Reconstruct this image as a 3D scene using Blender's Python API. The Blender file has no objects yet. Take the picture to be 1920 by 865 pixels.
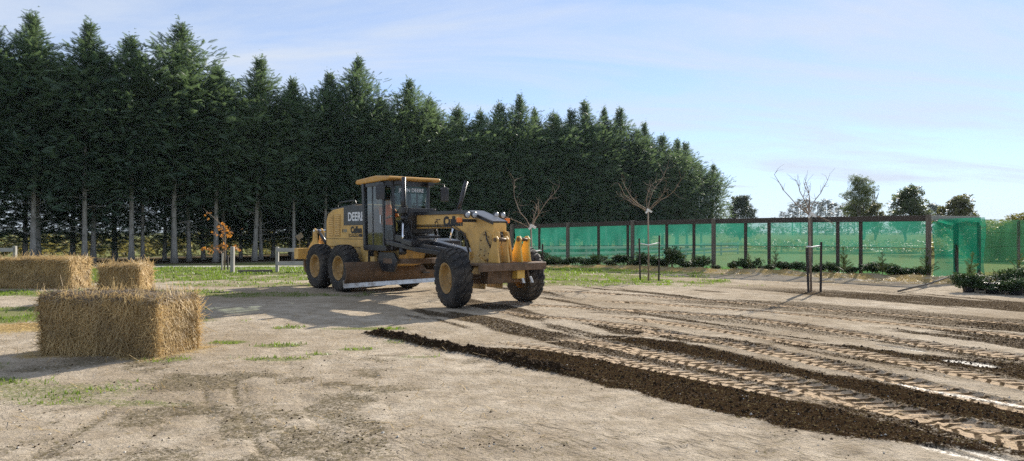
import bpy, math, random
import numpy as np
from mathutils import Vector, Matrix, Euler
R = math.radians
random.seed(7)
rng = np.random.default_rng(11)
sc = bpy.context.scene
col = sc.collection

# ---------------------------------------------------------------- camera
F_PX, HZ, CAM_H = 1280.0, 436.0, 1.65          # focal length and horizon of the 1920x865 photograph, eye height
cam_d = bpy.data.cameras.new('camera'); cam = bpy.data.objects.new('camera', cam_d); col.objects.link(cam)
cam_d.sensor_width = 36.0; cam_d.lens = 36.0 * F_PX / 1920.0
cam_d.clip_start = 0.05; cam_d.clip_end = 9000
cam.location = (0, 0, CAM_H)
cam.rotation_euler = (R(90) + math.atan((HZ - 432.5) / F_PX), 0, 0)
sc.camera = cam

# ---------------------------------------------------------------- sky, sun, exposure
SUN_AZ, SUN_EL = R(33), R(25)                   # azimuth right of the view direction (+Y), elevation
world = bpy.data.worlds.new('World'); sc.world = world; world.use_nodes = True
wn = world.node_tree; wn.nodes.clear()
def N(t, ty, **kw):
    n = t.nodes.new(ty)
    for k, v in kw.items():
        if k in n.inputs.keys() if isinstance(k, str) else False: n.inputs[k].default_value = v
        else: setattr(n, k, v)
    return n
sky = wn.nodes.new('ShaderNodeTexSky'); sky.sky_type = 'NISHITA'; sky.sun_disc = False
sky.sun_elevation = SUN_EL; sky.sun_rotation = SUN_AZ
sky.air_density = 0.8; sky.dust_density = 0.0; sky.ozone_density = 4.0; sky.altitude = 1200
tc = wn.nodes.new('ShaderNodeTexCoord'); sep = wn.nodes.new('ShaderNodeSeparateXYZ')
wn.links.new(tc.outputs['Generated'], sep.inputs[0])
def wm(op, a, b=None):
    n = wn.nodes.new('ShaderNodeMath'); n.operation = op
    for i, q in enumerate((a, b)):
        if q is None: continue
        if isinstance(q, (int, float)): n.inputs[i].default_value = q
        else: wn.links.new(q, n.inputs[i])
    return n.outputs[0]
zz = wm('ADD', wm('MAXIMUM', sep.outputs['Z'], 0.0), 0.22)
comb = wn.nodes.new('ShaderNodeCombineXYZ')
wn.links.new(wm('DIVIDE', sep.outputs['X'], zz), comb.inputs[0]); wn.links.new(wm('DIVIDE', sep.outputs['Y'], zz), comb.inputs[1])
mp = wn.nodes.new('ShaderNodeMapping'); mp.inputs['Rotation'].default_value = (0, 0, R(-14)); mp.inputs['Scale'].default_value = (0.5, 1.9, 1)
wn.links.new(comb.outputs[0], mp.inputs[0])
cn = wn.nodes.new('ShaderNodeTexNoise'); cn.inputs['Scale'].default_value = 1.5; cn.inputs['Detail'].default_value = 12
cn.inputs['Roughness'].default_value = 0.62; cn.inputs['Distortion'].default_value = 0.55
wn.links.new(mp.outputs[0], cn.inputs['Vector'])
ramp = wn.nodes.new('ShaderNodeValToRGB'); ramp.color_ramp.elements[0].position = 0.38; ramp.color_ramp.elements[1].position = 0.66
ramp.color_ramp.elements[0].color = (0.46, 0.46, 0.46, 1); ramp.color_ramp.elements[1].color = (0.97, 0.97, 0.97, 1)
wn.links.new(cn.outputs['Fac'], ramp.inputs[0])
cmix = wn.nodes.new('ShaderNodeMixRGB'); cmix.inputs['Color2'].default_value = (3.55, 3.95, 4.6, 1)
low = wm('MULTIPLY', wm('POWER', 2.718, wm('MULTIPLY', wm('MAXIMUM', sep.outputs['Z'], 0.0), -4.2)), 0.95)      # thin high veil, seen edge-on towards the horizon
wn.links.new(wm('MAXIMUM', ramp.outputs[0], low), cmix.inputs['Fac']); wn.links.new(sky.outputs[0], cmix.inputs['Color1'])
bg = wn.nodes.new('ShaderNodeBackground'); bg.inputs['Strength'].default_value = 0.094
wo = wn.nodes.new('ShaderNodeOutputWorld')
wn.links.new(cmix.outputs[0], bg.inputs[0]); wn.links.new(bg.outputs[0], wo.inputs[0])
sun_d = bpy.data.lights.new('sun', 'SUN'); sun_d.energy = 4.7; sun_d.angle = R(0.6); sun_d.color = (1.0, 0.93, 0.82)
sun = bpy.data.objects.new('sun', sun_d); col.objects.link(sun)
SUN = Vector((math.sin(SUN_AZ) * math.cos(SUN_EL), math.cos(SUN_AZ) * math.cos(SUN_EL), math.sin(SUN_EL)))
sun.rotation_euler = SUN.to_track_quat('Z', 'Y').to_euler()
vs = sc.view_settings
sc.display_settings.display_device = 'sRGB'; vs.view_transform = 'Standard'; vs.look = 'None'; vs.gamma = 1.0; vs.use_curve_mapping = False
vs.exposure = 1.08
cy = sc.cycles
cy.use_denoising = False; cy.max_bounces = 8; cy.transparent_max_bounces = 24; cy.diffuse_bounces = 4
cy.sample_clamp_indirect = 6.0; cy.caustics_reflective = False; cy.caustics_refractive = False

# ---------------------------------------------------------------- helpers
def G(px, py, z=0.0):
    """ground point seen at a pixel of the photograph, used once to lay out the plan"""
    d = (CAM_H - z) * F_PX / (py - HZ)
    return ((px - 960) / F_PX * d, d)
def P(px, d):
    return ((px - 960) / F_PX * d, d)
def sstep(a, b, x):
    t = np.clip((x - a) / (b - a), 0, 1); return t * t * (3 - 2 * t)
def H(x, y):
    """the land falls away gently towards the shelter belt"""
    return -0.45 * sstep(27.0, 50.0, np.asarray(y, float))
def Hf(x, y): return float(H(x, y))
def hash2(ix, iy, seed):
    h = (ix.astype(np.int64) * 374761393 + iy.astype(np.int64) * 668265263 + seed * 1442695041) & 0xffffffff
    h = ((h ^ (h >> 13)) * 1274126177) & 0xffffffff
    return ((h ^ (h >> 16)) & 0xffff) / 65535.0
def vnoise(x, y, seed=0):
    ix = np.floor(x); iy = np.floor(y); fx = x - ix; fy = y - iy
    fx = fx * fx * (3 - 2 * fx); fy = fy * fy * (3 - 2 * fy)
    a = hash2(ix, iy, seed); b = hash2(ix + 1, iy, seed); c = hash2(ix, iy + 1, seed); d = hash2(ix + 1, iy + 1, seed)
    return (a * (1 - fx) + b * fx) * (1 - fy) + (c * (1 - fx) + d * fx) * fy
def fbm(x, y, seed=0, o=4):
    s = 0; a = 0.5; t = 0
    for i in range(o):
        s = s + a * vnoise(x * 2 ** i, y * 2 ** i, seed + i * 17); t += a; a *= 0.5
    return s / t

class MB:
    """collects shapes; build() links them as one mesh object"""
    def __init__(s): s.v = []; s.f = []; s.mi = []; s.smooth = []; s.cur = 0; s.n = 0
    def add(s, verts, faces, smooth=False):
        b = s.n
        s.v.extend([tuple(map(float, p)) for p in verts]); s.n += len(verts)
        for f in faces:
            s.f.append(tuple(b + i for i in f)); s.mi.append(s.cur); s.smooth.append(smooth)
        return s
    def box(s, c, size, rot=None):
        hx, hy, hz = [q / 2 for q in size]
        vs = [Vector((x, y, z)) for x in (-hx, hx) for y in (-hy, hy) for z in (-hz, hz)]
        if rot is not None:
            m = rot if isinstance(rot, Matrix) else Euler(rot).to_matrix()
            vs = [m @ q for q in vs]
        vs = [q + Vector(c) for q in vs]
        return s.add(vs, [(0, 1, 3, 2), (4, 6, 7, 5), (0, 4, 5, 1), (2, 3, 7, 6), (0, 2, 6, 4), (1, 5, 7, 3)])
    def bar(s, a, b, w, h, up=(0, 0, 1)):
        a = Vector(a); b = Vector(b); d = (b - a); L = d.length; x = d.normalized()
        y = Vector(up).cross(x)
        if y.length < 1e-4: y = Vector((0, 1, 0)).cross(x)
        y.normalize(); z = x.cross(y)
        return s.box((a + b) / 2, (L, w, h), Matrix((x, y, z)).transposed())
    def tube(s, pts, rad, n=10, cap=True):
        pts = [Vector(p) for p in pts]
        if not isinstance(rad, (list, tuple)): rad = [rad] * len(pts)
        vs = []; fs = []; prev = None
        for i, p in enumerate(pts):
            d = (pts[min(i + 1, len(pts) - 1)] - pts[max(i - 1, 0)]).normalized()
            if prev is None:
                u = d.orthogonal().normalized()
            else:
                u = (prev - d * prev.dot(d)).normalized()
            prev = u; w = d.cross(u)
            for k in range(n):
                a = 2 * math.pi * k / n
                vs.append(p + (u * math.cos(a) + w * math.sin(a)) * rad[i])
        for i in range(len(pts) - 1):
            for k in range(n):
                k2 = (k + 1) % n
                fs.append((i * n + k, i * n + k2, (i + 1) * n + k2, (i + 1) * n + k))
        s.add(vs, fs, True)
        if cap:
            b = s.n - len(vs)
            for ring, rev in ((0, True), (len(pts) - 1, False)):
                idx = [b + ring * n + k for k in range(n)]
                s.f.append(tuple(reversed(idx)) if rev else tuple(idx)); s.mi.append(s.cur); s.smooth.append(False)
        return s
    def prism(s, poly, a, b, axis='y'):
        """polygon in the plane across the axis, extruded from a to b"""
        n = len(poly)
        def pt(p, t):
            return {'y': (p[0], t, p[1]), 'x': (t, p[0], p[1]), 'z': (p[0], p[1], t)}[axis]
        vs = [pt(p, a) for p in poly] + [pt(p, b) for p in poly]
        fs = [tuple(range(n)), tuple(range(2 * n - 1, n - 1, -1))]
        fs += [(i, n + i, n + (i + 1) % n, (i + 1) % n) for i in range(n)]
        return s.add(vs, fs)
    def lathe(s, prof, n=32, axis='y', c=(0, 0, 0), smooth=True):
        vs = []; fs = []; m = len(prof)
        for k in range(n):
            a = 2 * math.pi * k / n; ca, sa = math.cos(a), math.sin(a)
            for (t, r) in prof:
                q = {'y': (r * ca, t, r * sa), 'z': (r * ca, r * sa, t), 'x': (t, r * ca, r * sa)}[axis]
                vs.append((q[0] + c[0], q[1] + c[1], q[2] + c[2]))
        for k in range(n):
            k2 = (k + 1) % n
            for j in range(m - 1):
                fs.append((k * m + j, k * m + j + 1, k2 * m + j + 1, k2 * m + j))
        return s.add(vs, fs, smooth)
    def mesh(s, name, mats):
        me = bpy.data.meshes.new(name); me.from_pydata(s.v, [], s.f)
        for m in (mats if isinstance(mats, (list, tuple)) else [mats]): me.materials.append(m)
        me.polygons.foreach_set('material_index', s.mi); me.polygons.foreach_set('use_smooth', s.smooth)
        me.validate(); me.update(); return me
    def build(s, name, mats, parent=None, bevel=0, recalc=True):
        me = s.mesh(name, mats)
        if recalc:
            import bmesh
            bm = bmesh.new(); bm.from_mesh(me); bmesh.ops.recalc_face_normals(bm, faces=bm.faces); bm.to_mesh(me); bm.free()
        o = link(name, me, parent)
        if bevel:
            b = o.modifiers.new('bevel', 'BEVEL'); b.width = bevel; b.segments = 2; b.limit_method = 'ANGLE'; b.angle_limit = R(35)
        return o
def link(name, me, parent=None):
    o = bpy.data.objects.new(name, me); col.objects.link(o); o.parent = parent; return o
def np_mesh(name, verts, faces, mat, smooth=False):
    """fast mesh from numpy arrays: verts (n,3), faces (m,3|4)"""
    me = bpy.data.meshes.new(name); verts = np.ascontiguousarray(verts, np.float32); faces = np.ascontiguousarray(faces, np.int32)
    k = faces.shape[1]
    me.vertices.add(len(verts)); me.vertices.foreach_set('co', verts.ravel())
    me.loops.add(faces.size); me.loops.foreach_set('vertex_index', faces.ravel())
    me.polygons.add(len(faces)); me.polygons.foreach_set('loop_start', np.arange(0, faces.size, k, dtype=np.int32))
    me.polygons.foreach_set('loop_total', np.full(len(faces), k, np.int32))
    me.polygons.foreach_set('use_smooth', np.full(len(faces), smooth, bool))
    if mat: me.materials.append(mat)
    me.update(calc_edges=True); return me
def tag(o, label=None, cat=None, group=None, kind=None):
    if label: o['label'] = label
    if cat: o['category'] = cat
    if group: o['group'] = group
    if kind: o['kind'] = kind
    return o
def empty(name, loc=(0, 0, 0), rz=0, parent=None):
    o = bpy.data.objects.new(name, None); col.objects.link(o); o.location = loc; o.rotation_euler = (0, 0, rz); o.parent = parent
    o.empty_display_size = 0.2; return o
def copy_tree(o, parent=None):
    c = o.copy(); col.objects.link(c); c.parent = parent
    for ch in list(o.children): copy_tree(ch, c)
    return c
ORD = ['first', 'second', 'third', 'fourth', 'fifth', 'sixth', 'seventh', 'eighth', 'ninth', 'tenth', 'eleventh', 'twelfth', 'thirteenth',
       'fourteenth', 'fifteenth', 'sixteenth', 'seventeenth', 'eighteenth', 'nineteenth', 'twentieth', 'twenty-first', 'twenty-second',
       'twenty-third', 'twenty-fourth', 'twenty-fifth', 'twenty-sixth', 'twenty-seventh', 'twenty-eighth', 'twenty-ninth', 'thirtieth', 'thirty-first', 'thirty-second', 'thirty-third', 'thirty-fourth', 'thirty-fifth', 'thirty-sixth', 'thirty-seventh', 'thirty-eighth', 'thirty-ninth', 'fortieth', 'forty-first', 'forty-second', 'forty-third', 'forty-fourth', 'forty-fifth', 'forty-sixth', 'forty-seventh', 'forty-eighth']

# ---------------------------------------------------------------- materials
class M:
    """small node-tree writer"""
    def __init__(s, name):
        s.m = bpy.data.materials.new(name); s.m.use_nodes = True; s.t = s.m.node_tree; s.t.nodes.clear()
        s.out = s.t.nodes.new('ShaderNodeOutputMaterial')
    def n(s, ty, ins=None, **kw):
        nd = s.t.nodes.new(ty)
        for k, v in kw.items(): setattr(nd, k, v)
        for k, v in (ins or {}).items(): s.set(nd.inputs[k], v)
        return nd
    def set(s, inp, v):
        if isinstance(v, bpy.types.NodeSocket): s.t.links.new(v, inp)
        else: inp.default_value = v
    def math(s, op, a, b=0.0, clamp=False):
        nd = s.n('ShaderNodeMath', operation=op, use_clamp=clamp); s.set(nd.inputs[0], a); s.set(nd.inputs[1], b); return nd.outputs[0]
    def noise(s, scale, detail=4, rough=0.55, vec=None, dist=0.0):
        nd = s.n('ShaderNodeTexNoise', {'Scale': scale, 'Detail': detail, 'Roughness': rough, 'Distortion': dist})
        if vec is not None: s.t.links.new(vec, nd.inputs['Vector'])
        return nd.outputs['Fac']
    def ramp(s, fac, stops):
        nd = s.n('ShaderNodeValToRGB'); s.set(nd.inputs[0], fac); e = nd.color_ramp.elements
        while len(e) < len(stops): e.new(0.5)
        for q, (p, c) in zip(e, stops):
            q.position = p; q.color = (*c, 1) if len(c) == 3 else c
        return nd.outputs[0]
    def mix(s, fac, a, b, mode='MIX'):
        nd = s.n('ShaderNodeMixRGB', blend_type=mode); s.set(nd.inputs[0], fac)
        s.set(nd.inputs[1], (*a, 1) if isinstance(a, tuple) and len(a) == 3 else a); s.set(nd.inputs[2], (*b, 1) if isinstance(b, tuple) and len(b) == 3 else b)
        return nd.outputs[0]
    def attr(s, name): return s.n('ShaderNodeAttribute', attribute_name=name).outputs['Fac']
    def obj(s): return s.n('ShaderNodeTexCoord').outputs['Object']
    def pos(s): return s.n('ShaderNodeNewGeometry').outputs['Position']
    def mapping(s, vec, scale=(1, 1, 1), rot=(0, 0, 0)):
        nd = s.n('ShaderNodeMapping', {'Scale': scale, 'Rotation': rot}); s.t.links.new(vec, nd.inputs[0]); return nd.outputs[0]
    def bump(s, h, strength=0.3, dist=0.02):
        return s.n('ShaderNodeBump', {'Height': h, 'Strength': strength, 'Distance': dist}).outputs[0]
    def bsdf(s, **kw):
        nd = s.n('ShaderNodeBsdfPrincipled')
        names = {'color': 'Base Color', 'rough': 'Roughness', 'metal': 'Metallic', 'normal': 'Normal', 'spec': 'Specular IOR Level', 'coat': 'Coat Weight'}
        for k, v in kw.items():
            if k == 'color' and isinstance(v, tuple) and len(v) == 3: v = (*v, 1)
            s.set(nd.inputs[names[k]], v)
        return nd.outputs[0]
    def done(s, sh): s.t.links.new(sh, s.out.inputs[0]); return s.m
def paint(name, c, dirt=(0.16, 0.115, 0.07), rough=0.42, amount=0.55, scale=2.5, metal=0.0, spec=0.5):
    """machine paint with dust, scuffs and streaks"""
    m = M(name); o = m.obj()
    n1 = m.noise(scale, 6, 0.65, o); n2 = m.noise(scale * 9, 3, 0.6, o)
    k = m.math('MULTIPLY', m.ramp(n1, [(0.42, (0, 0, 0)), (0.72, (1, 1, 1))]), amount)
    k2 = m.math('MULTIPLY', m.ramp(n2, [(0.58, (0, 0, 0)), (0.72, (1, 1, 1))]), 0.35 * amount)
    cc = m.mix(k2, m.mix(k, c, dirt), tuple(q * 0.45 for q in c))
    rr = m.math('ADD', rough, m.math('MULTIPLY', k, 0.4), True)
    return m.done(m.bsdf(color=cc, rough=rr, metal=metal, spec=spec, normal=m.bump(n2, 0.06, 0.01)))
def plain(name, c, rough=0.6, metal=0.0, var=0.25, scale=6.0, bump=0.1):
    m = M(name); o = m.obj(); n1 = m.noise(scale, 5, 0.6, o)
    cc = m.mix(n1, tuple(q * (1 - var) for q in c), tuple(min(1, q * (1 + var)) for q in c))
    return m.done(m.bsdf(color=cc, rough=rough, metal=metal, normal=m.bump(n1, bump, 0.01)))
def wood(name, c, grain=(2, 30, 30), var=0.45):
    m = M(name); o = m.mapping(m.obj(), grain); n1 = m.noise(1.0, 5, 0.6, o); n2 = m.noise(0.7, 3, 0.5, m.obj())
    cc = m.mix(m.ramp(n1, [(0.3, (0, 0, 0)), (0.7, (1, 1, 1))]), tuple(q * (1 - var) for q in c), tuple(q * (1 + var * 0.5) for q in c))
    cc = m.mix(m.math('MULTIPLY', n2, 0.5), cc, tuple(q * 0.6 for q in c))
    return m.done(m.bsdf(color=cc, rough=0.85, normal=m.bump(n1, 0.3, 0.01)))
def foliage(name, c1, c2, trans=0.35, scale=0.9, rough=0.55, tip=None):
    """leaves: colour varies by clump and by tree, light passes through"""
    m = M(name); o = m.obj(); oi = m.n('ShaderNodeObjectInfo').outputs['Random']
    n1 = m.noise(scale, 3, 0.6, o); n2 = m.noise(scale * 7, 2, 0.6, o)
    f = m.math('ADD', m.math('MULTIPLY', m.math('SUBTRACT', n1, 0.5), 1.6), m.math('ADD', m.math('MULTIPLY', n2, 0.6), m.math('MULTIPLY', m.math('SUBTRACT', oi, 0.5), 0.5)))
    cc = m.mix(m.math('ADD', f, 0.2, True), c1, c2)
    d = m.bsdf(color=cc, rough=rough, spec=0.35)
    t = m.n('ShaderNodeBsdfTranslucent'); m.set(t.inputs[0], m.mix(0.5, cc, (c2[0] * 1.6, c2[1] * 1.6, c2[2] * 0.8)))
    mx = m.n('ShaderNodeMixShader', {0: trans}); m.t.links.new(d, mx.inputs[1]); m.t.links.new(t.outputs[0], mx.inputs[2])
    return m.done(mx.outputs[0])

# ================================================================ GROUND
def curve_xy(pix, deg=3):
    pts = np.array([G(*p) for p in pix]); return np.polyfit(pts[:, 1], pts[:, 0], min(deg, len(pts) - 1)), pts[:, 1].min(), pts[:, 1].max()
FA = np.array((14.85, 24.3)); FU = np.array((-0.744, 0.667)); FN = np.array((-0.667, -0.744))   # net fence: corner, direction, towards the yard
def track_field(X, Y, pix, width, period=0.15, fade=0.8, phase=0.0, deg=3):
    """(strength, bar, edge) of one tyre track: pads pressed flat with ridges of soil between the lugs"""
    c, y0, y1 = curve_xy(pix, deg); dc = np.polyder(c)
    yy = np.linspace(y0 - 3, y1 + 3, 600); sl = np.polyval(dc, np.clip(yy, y0, y1))
    ss = np.concatenate(([0], np.cumsum(np.sqrt(1 + (0.5 * (sl[1:] + sl[:-1])) ** 2) * np.diff(yy))))
    yc = np.clip(Y, y0, y1); fx = np.polyval(c, yc) + (Y - yc) * np.polyval(dc, yc); slope = np.polyval(dc, yc)
    cs = 1 / np.sqrt(1 + slope ** 2)
    t = (X - fx) * cs + (fbm(X * 3, Y * 3, 5, 2) - 0.5) * 0.05
    s = np.interp(Y, yy, ss) + (X - fx) * slope * cs
    inside = (sstep(width / 2 + 0.02, width / 2 - 0.03, np.abs(t))) * sstep(y0 - fade, y0 + 0.05, Y) * (1 - sstep(y1 - 0.2, y1 + fade, Y))
    ph = s / period + np.abs(t) * 2.6 + np.where(t > 0, 0.5, 0.0) + phase + (fbm(X * 4, Y * 4, 9, 2) - 0.5) * 0.5
    fr = ph - np.floor(ph)
    bar = np.maximum(sstep(0.62, 0.72, fr) * (1 - sstep(0.90, 0.99, fr)), sstep(0.035, 0.012, np.abs(t)) * 0.4)
    edge = np.exp(-((np.abs(t) - width / 2 - 0.03) / 0.035) ** 2) * sstep(y0 - fade, y0 + 0.05, Y) * (1 - sstep(y1 - 0.2, y1 + fade, Y))
    return inside, bar * inside, edge, s / period + phase + (fbm(X * 4, Y * 4, 9, 2) - 0.5) * 0.5, t
TRACKS = [
    ([(1120, 642), (1250, 668), (1400, 701), (1550, 737), (1700, 776), (1800, 801), (1925, 832)], 0.52, 0.175, 1.0),
    ([(1010, 651), (1120, 668), (1240, 692), (1330, 713), (1430, 733)], 0.36, 0.15, 0.55),
    ([(1170, 612), (1300, 633), (1400, 650), (1540, 683), (1600, 696), (1760, 728), (1925, 765)], 0.40, 0.16, 0.9),
    ([(1180, 596), (1330, 616), (1500, 643), (1700, 682), (1925, 725)], 0.42, 0.16, 0.55),
    ([(1010, 573), (1240, 585), (1440, 604), (1640, 632), (1925, 674)], 0.46, 0.16, 0.8),
    ([(1180, 567), (1440, 585), (1640, 603), (1925, 634)], 0.44, 0.17, 0.6),
    ([(1040, 546), (1240, 557), (1380, 568), (1500, 576), (1640, 586), (1925, 608)], 0.44, 0.17, 0.9),
    ([(950, 585), (1050, 596), (1140, 604), (1230, 622)], 0.34, 0.15, 0.6),
    ([(985, 640), (1060, 640), (1170, 632), (1235, 622)], 0.12, 0.15, 0.35),
]
EDGE_PIX = [(690, 626), (800, 648), (900, 668), (1000, 692), (1100, 713), (1200, 737), (1350, 772), (1450, 790), (1560, 812), (1640, 824), (1780, 842), (1925, 860)]
EP = np.array([G(*p) for p in EDGE_PIX])[::-1]                     # sorted by y: the ragged edge of the cut soil
def edge_x(Y): return np.interp(Y, EP[:, 1], EP[:, 0])
BANDS = [  # loose dark soil: (lower pixel line, upper pixel line, strength)
    ([(860, 662), (1000, 690), (1200, 735), (1450, 788), (1640, 824), (1925, 862)], [(900, 650), (1010, 656), (1130, 672), (1240, 698), (1400, 722), (1550, 758), (1700, 800), (1925, 850)], 1.0),
    ([(1140, 638), (1250, 660), (1400, 690), (1550, 722), (1700, 758), (1925, 812)], [(1150, 626), (1240, 634), (1400, 662), (1500, 688), (1640, 716), (1780, 738), (1925, 762)], 1.0),
    ([(1480, 650), (1600, 664), (1720, 680), (1925, 716)], [(1490, 640), (1600, 648), (1720, 664), (1925, 686)], 0.85),
    ([(1250, 566), (1440, 580), (1640, 598), (1925, 628)], [(1330, 560), (1500, 566), (1640, 576), (1925, 600)], 0.52),
    ([(1060, 584), (1240, 594), (1440, 614), (1640, 642), (1925, 690)], [(1070, 578), (1240, 586), (1440, 604), (1640, 628), (1925, 668)], 0.48),
    ([(800, 612), (900, 614), (1000, 610)], [(800, 600), (900, 596), (1000, 600)], 0.5),
    ([(1150, 622), (1280, 640), (1400, 655), (1560, 690)], [(1170, 606), (1280, 622), (1400, 642), (1560, 676)], 0.75),
]
def band_field(X, Y, lo, up):
    cl, a0, a1 = curve_xy(lo); cu, b0, b1 = curve_xy(up)
    xl = np.array([G(*p) for p in lo])[::-1]; xu = np.array([G(*p) for p in up])[::-1]
    # signed room between both lines, measured along x at this y (lower line lies to the left)
    ya, yb = min(a0, b0), max(a1, b1)
    L = np.interp(Y, xl[:, 1], xl[:, 0], left=np.nan, right=np.nan); U = np.interp(Y, xu[:, 1], xu[:, 0], left=np.nan, right=np.nan)
    L = np.where(np.isnan(L), np.polyval(np.polyfit(xl[:, 1], xl[:, 0], 1), Y), L); U = np.where(np.isnan(U), np.polyval(np.polyfit(xu[:, 1], xu[:, 0], 1), Y), U)
    w = (fbm(X * 1.7, Y * 1.7, 31, 4) - 0.5) * 0.5 + (fbm(X * 9, Y * 9, 33, 2) - 0.5) * 0.12
    k = sstep(-0.14, 0.16, X - L + w) * sstep(-0.16, 0.20, U - X + w)
    return k * sstep(ya - 0.6, ya + 0.2, Y + w) * (1 - sstep(yb - 0.4, yb + 0.4, Y + w))
BALES = [  # x, y, length along its own x, depth, height, yaw
    (-5.45, 9.54, 1.80, 0.90, 0.81, R(-11)), (-14.0, 20.45, 2.25, 0.92, 0.88, R(-3)), (-9.39, 16.6, 0.90, 1.3, 0.88, R(17))]
def blob(X, Y, x, y, rx, ry, seed=3, amp=0.7):
    q = np.sqrt(((X - x) / rx) ** 2 + ((Y - y) / ry) ** 2)
    return 1 - sstep(0.55, 1.25, q + (fbm(X * 1.3, Y * 1.3, seed, 4) - 0.5) * amp * 2)
GRASS_SPOTS = [(-17, 17.2, 3.2, 1.5, 1.0), (-10.6, 12.9, 2.0, 1.0, 1.0), (-4.3, 7.5, .25, .1, .4), (-5.1, 7.0, 1.3, .45, .55), (-4.25, 10.3, .35, .25, .9), (-3.1, 8.85, .5, .22, .7),
               (-2.6, 11.7, .9, .25, .9), (-3.9, 11.9, .3, .2, .6), (-2.15, 9.6, .3, .15, .7), (-2.6, 9.2, .2, .12, .7), (-5.6, 6.3, 1.0, .3, .6), (-6.4, 7.4, 1.3, .35, .75), (-4.0, 6.6, .8, .12, .5), (-6.8, 8.4, .9, .3, .6), (-3.4, 9.9, .3, .15, .7), (-1.2, 9.0, .3, .1, .5), (-1.7, 10.3, .35, .2, .5), (-4.5, 8.8, .4, .16, .6),
               (-10.4, 14.4, 3.0, 1.0, .75), (-7.2, 12.6, 1.8, .6, .65), (-11.5, 18.4, 4.0, 1.2, .85), (-7.0, 18.2, 3.0, .9, .6), (-4.0, 24.2, 6.0, 1.3, .75), (0.4, 21.8, 3.2, .9, .6), (3.8, 23.0, 3.4, 1.4, .8), (1.0, 25.5, 6, 1.6, .7), (-16, 27, 9, 5.2, .9), (-4.5, 30, 12, 4.5, 1.0), (-24, 24, 8, 6, .9), (6.0, 21.0, 2.5, .5, .35), (-14.5, 18.4, 3.0, .7, .7),
               (-8.0, 21.5, 3.5, .9, .55), (4.7, 21.4, .7, .25, 1.0)]
def grass_mask(X, Y):
    g = np.zeros(np.shape(X))
    for i, (x, y, rx, ry, s) in enumerate(GRASS_SPOTS): g = np.maximum(g, s * blob(X, Y, x, y, rx, ry, 40 + i))
    return np.clip(g, 0, 1)
def fence_coords(X, Y):
    dx = X - FA[0]; dy = Y - FA[1]
    return dx * FU[0] + dy * FU[1], dx * FN[0] + dy * FN[1]
# one sheet: fine where the yard is, ever coarser out to the horizon
def graded(lo, hi, step_fn, out=4000, grow=1.22):
    v = [lo]
    while v[-1] < hi: v.append(v[-1] + step_fn(v[-1]))
    a = v[:]; s = v[1] - v[0]; q = lo
    left = []
    while q > -out: s *= grow; q -= s; left.append(q)
    s = v[-1] - v[-2]; q = v[-1]; right = []
    while q < out: s *= grow; q += s; right.append(q)
    return np.array(left[::-1] + a + right)
xs = graded(-12.0, 13.5, lambda q: 0.029 if 0.2 < q < 5.2 else (0.040 if -3.5 < q < 9.5 else 0.062))
ys = graded(4.6, 31.0, lambda q: 0.020 + 0.0022 * max(0, q - 5.0) if q < 14 else 0.04 + 0.006 * (q - 14))
X, Y = np.meshgrid(xs, ys)
near = sstep(40, 24, Y) * sstep(-26, -16, X) * sstep(30, 20, X) * sstep(-2, 3, Y)
soil = np.zeros_like(X); pad = np.zeros_like(X); zt = np.zeros_like(X); tph = np.zeros_like(X); tt = np.ones_like(X)
for lo, up, st in BANDS:
    k = band_field(X, Y, lo, up) * st; soil = np.maximum(soil, k)
# thin drag smears of soil over the whole graded part (drawn along the grading direction)
ga = math.atan2(-1.7, 1.0); gs = X * math.cos(ga) + Y * math.sin(ga); gt = -X * math.sin(ga) + Y * math.cos(ga)
graded_area = sstep(-0.1, 0.4, X - edge_x(Y)) * sstep(23.0, 19.0, Y + 0.35 * (X - 4) * 0.6)
smear = sstep(0.51, 0.63, fbm(gs * 0.22, gt * 1.5, 71, 4)) * graded_area
soil = np.maximum(soil, smear * 0.72)
for i, (pix, w, per, st) in enumerate(TRACKS):
    ins, bar, ed, ph_, t_ = track_field(X, Y, pix, w, per, phase=i * 0.37)
    wob = 0.55 + 0.45 * sstep(0.35, 0.6, fbm(X * 1.1 + i, Y * 1.1, 80 + i, 3))
    soil = soil * (1 - ins * (0.95 if st > .5 else .6)); soil = np.maximum(soil, np.clip(ed * 0.62 * st * wob, 0, 1))
    pad = np.maximum(pad, ins * st); near_t = np.abs(t_) < w / 2 + .09; tph = np.where(near_t, ph_, tph); tt = np.where(near_t, t_, tt)
    zt += st * (-0.022 * ins + 0.020 * bar * wob + 0.018 * ed * wob) * near
# the windrow left along the cut
ex = edge_x(Y); ew = (X - ex) * 0.72 + (fbm(X * 4, Y * 4, 61, 3) - 0.5) * 0.16
yw = sstep(7.3, 8.6, Y) * (1 - sstep(11.0, 11.25, Y))
wr = np.exp(-((ew - 0.06) / 0.13) ** 2) * yw
wr2 = np.exp(-((ew - 0.03) / 0.10) ** 2) * sstep(4.6, 6.0, Y) * (1 - sstep(7.4, 8.6, Y))
clod = fbm(X * 7, Y * 7, 62, 3)
zt += (wr * (0.02 + 0.09 * clod) + wr2 * 0.02 * clod)
soil = np.maximum(soil, np.clip(wr * 2.2 * (0.55 + clod), 0, 1)); soil = np.maximum(soil, np.clip(wr2 * 1.6, 0, 1))
soil *= near
zt += soil * (fbm(X * 11, Y * 11, 63, 3) - 0.45) * 0.03 * near
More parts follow.
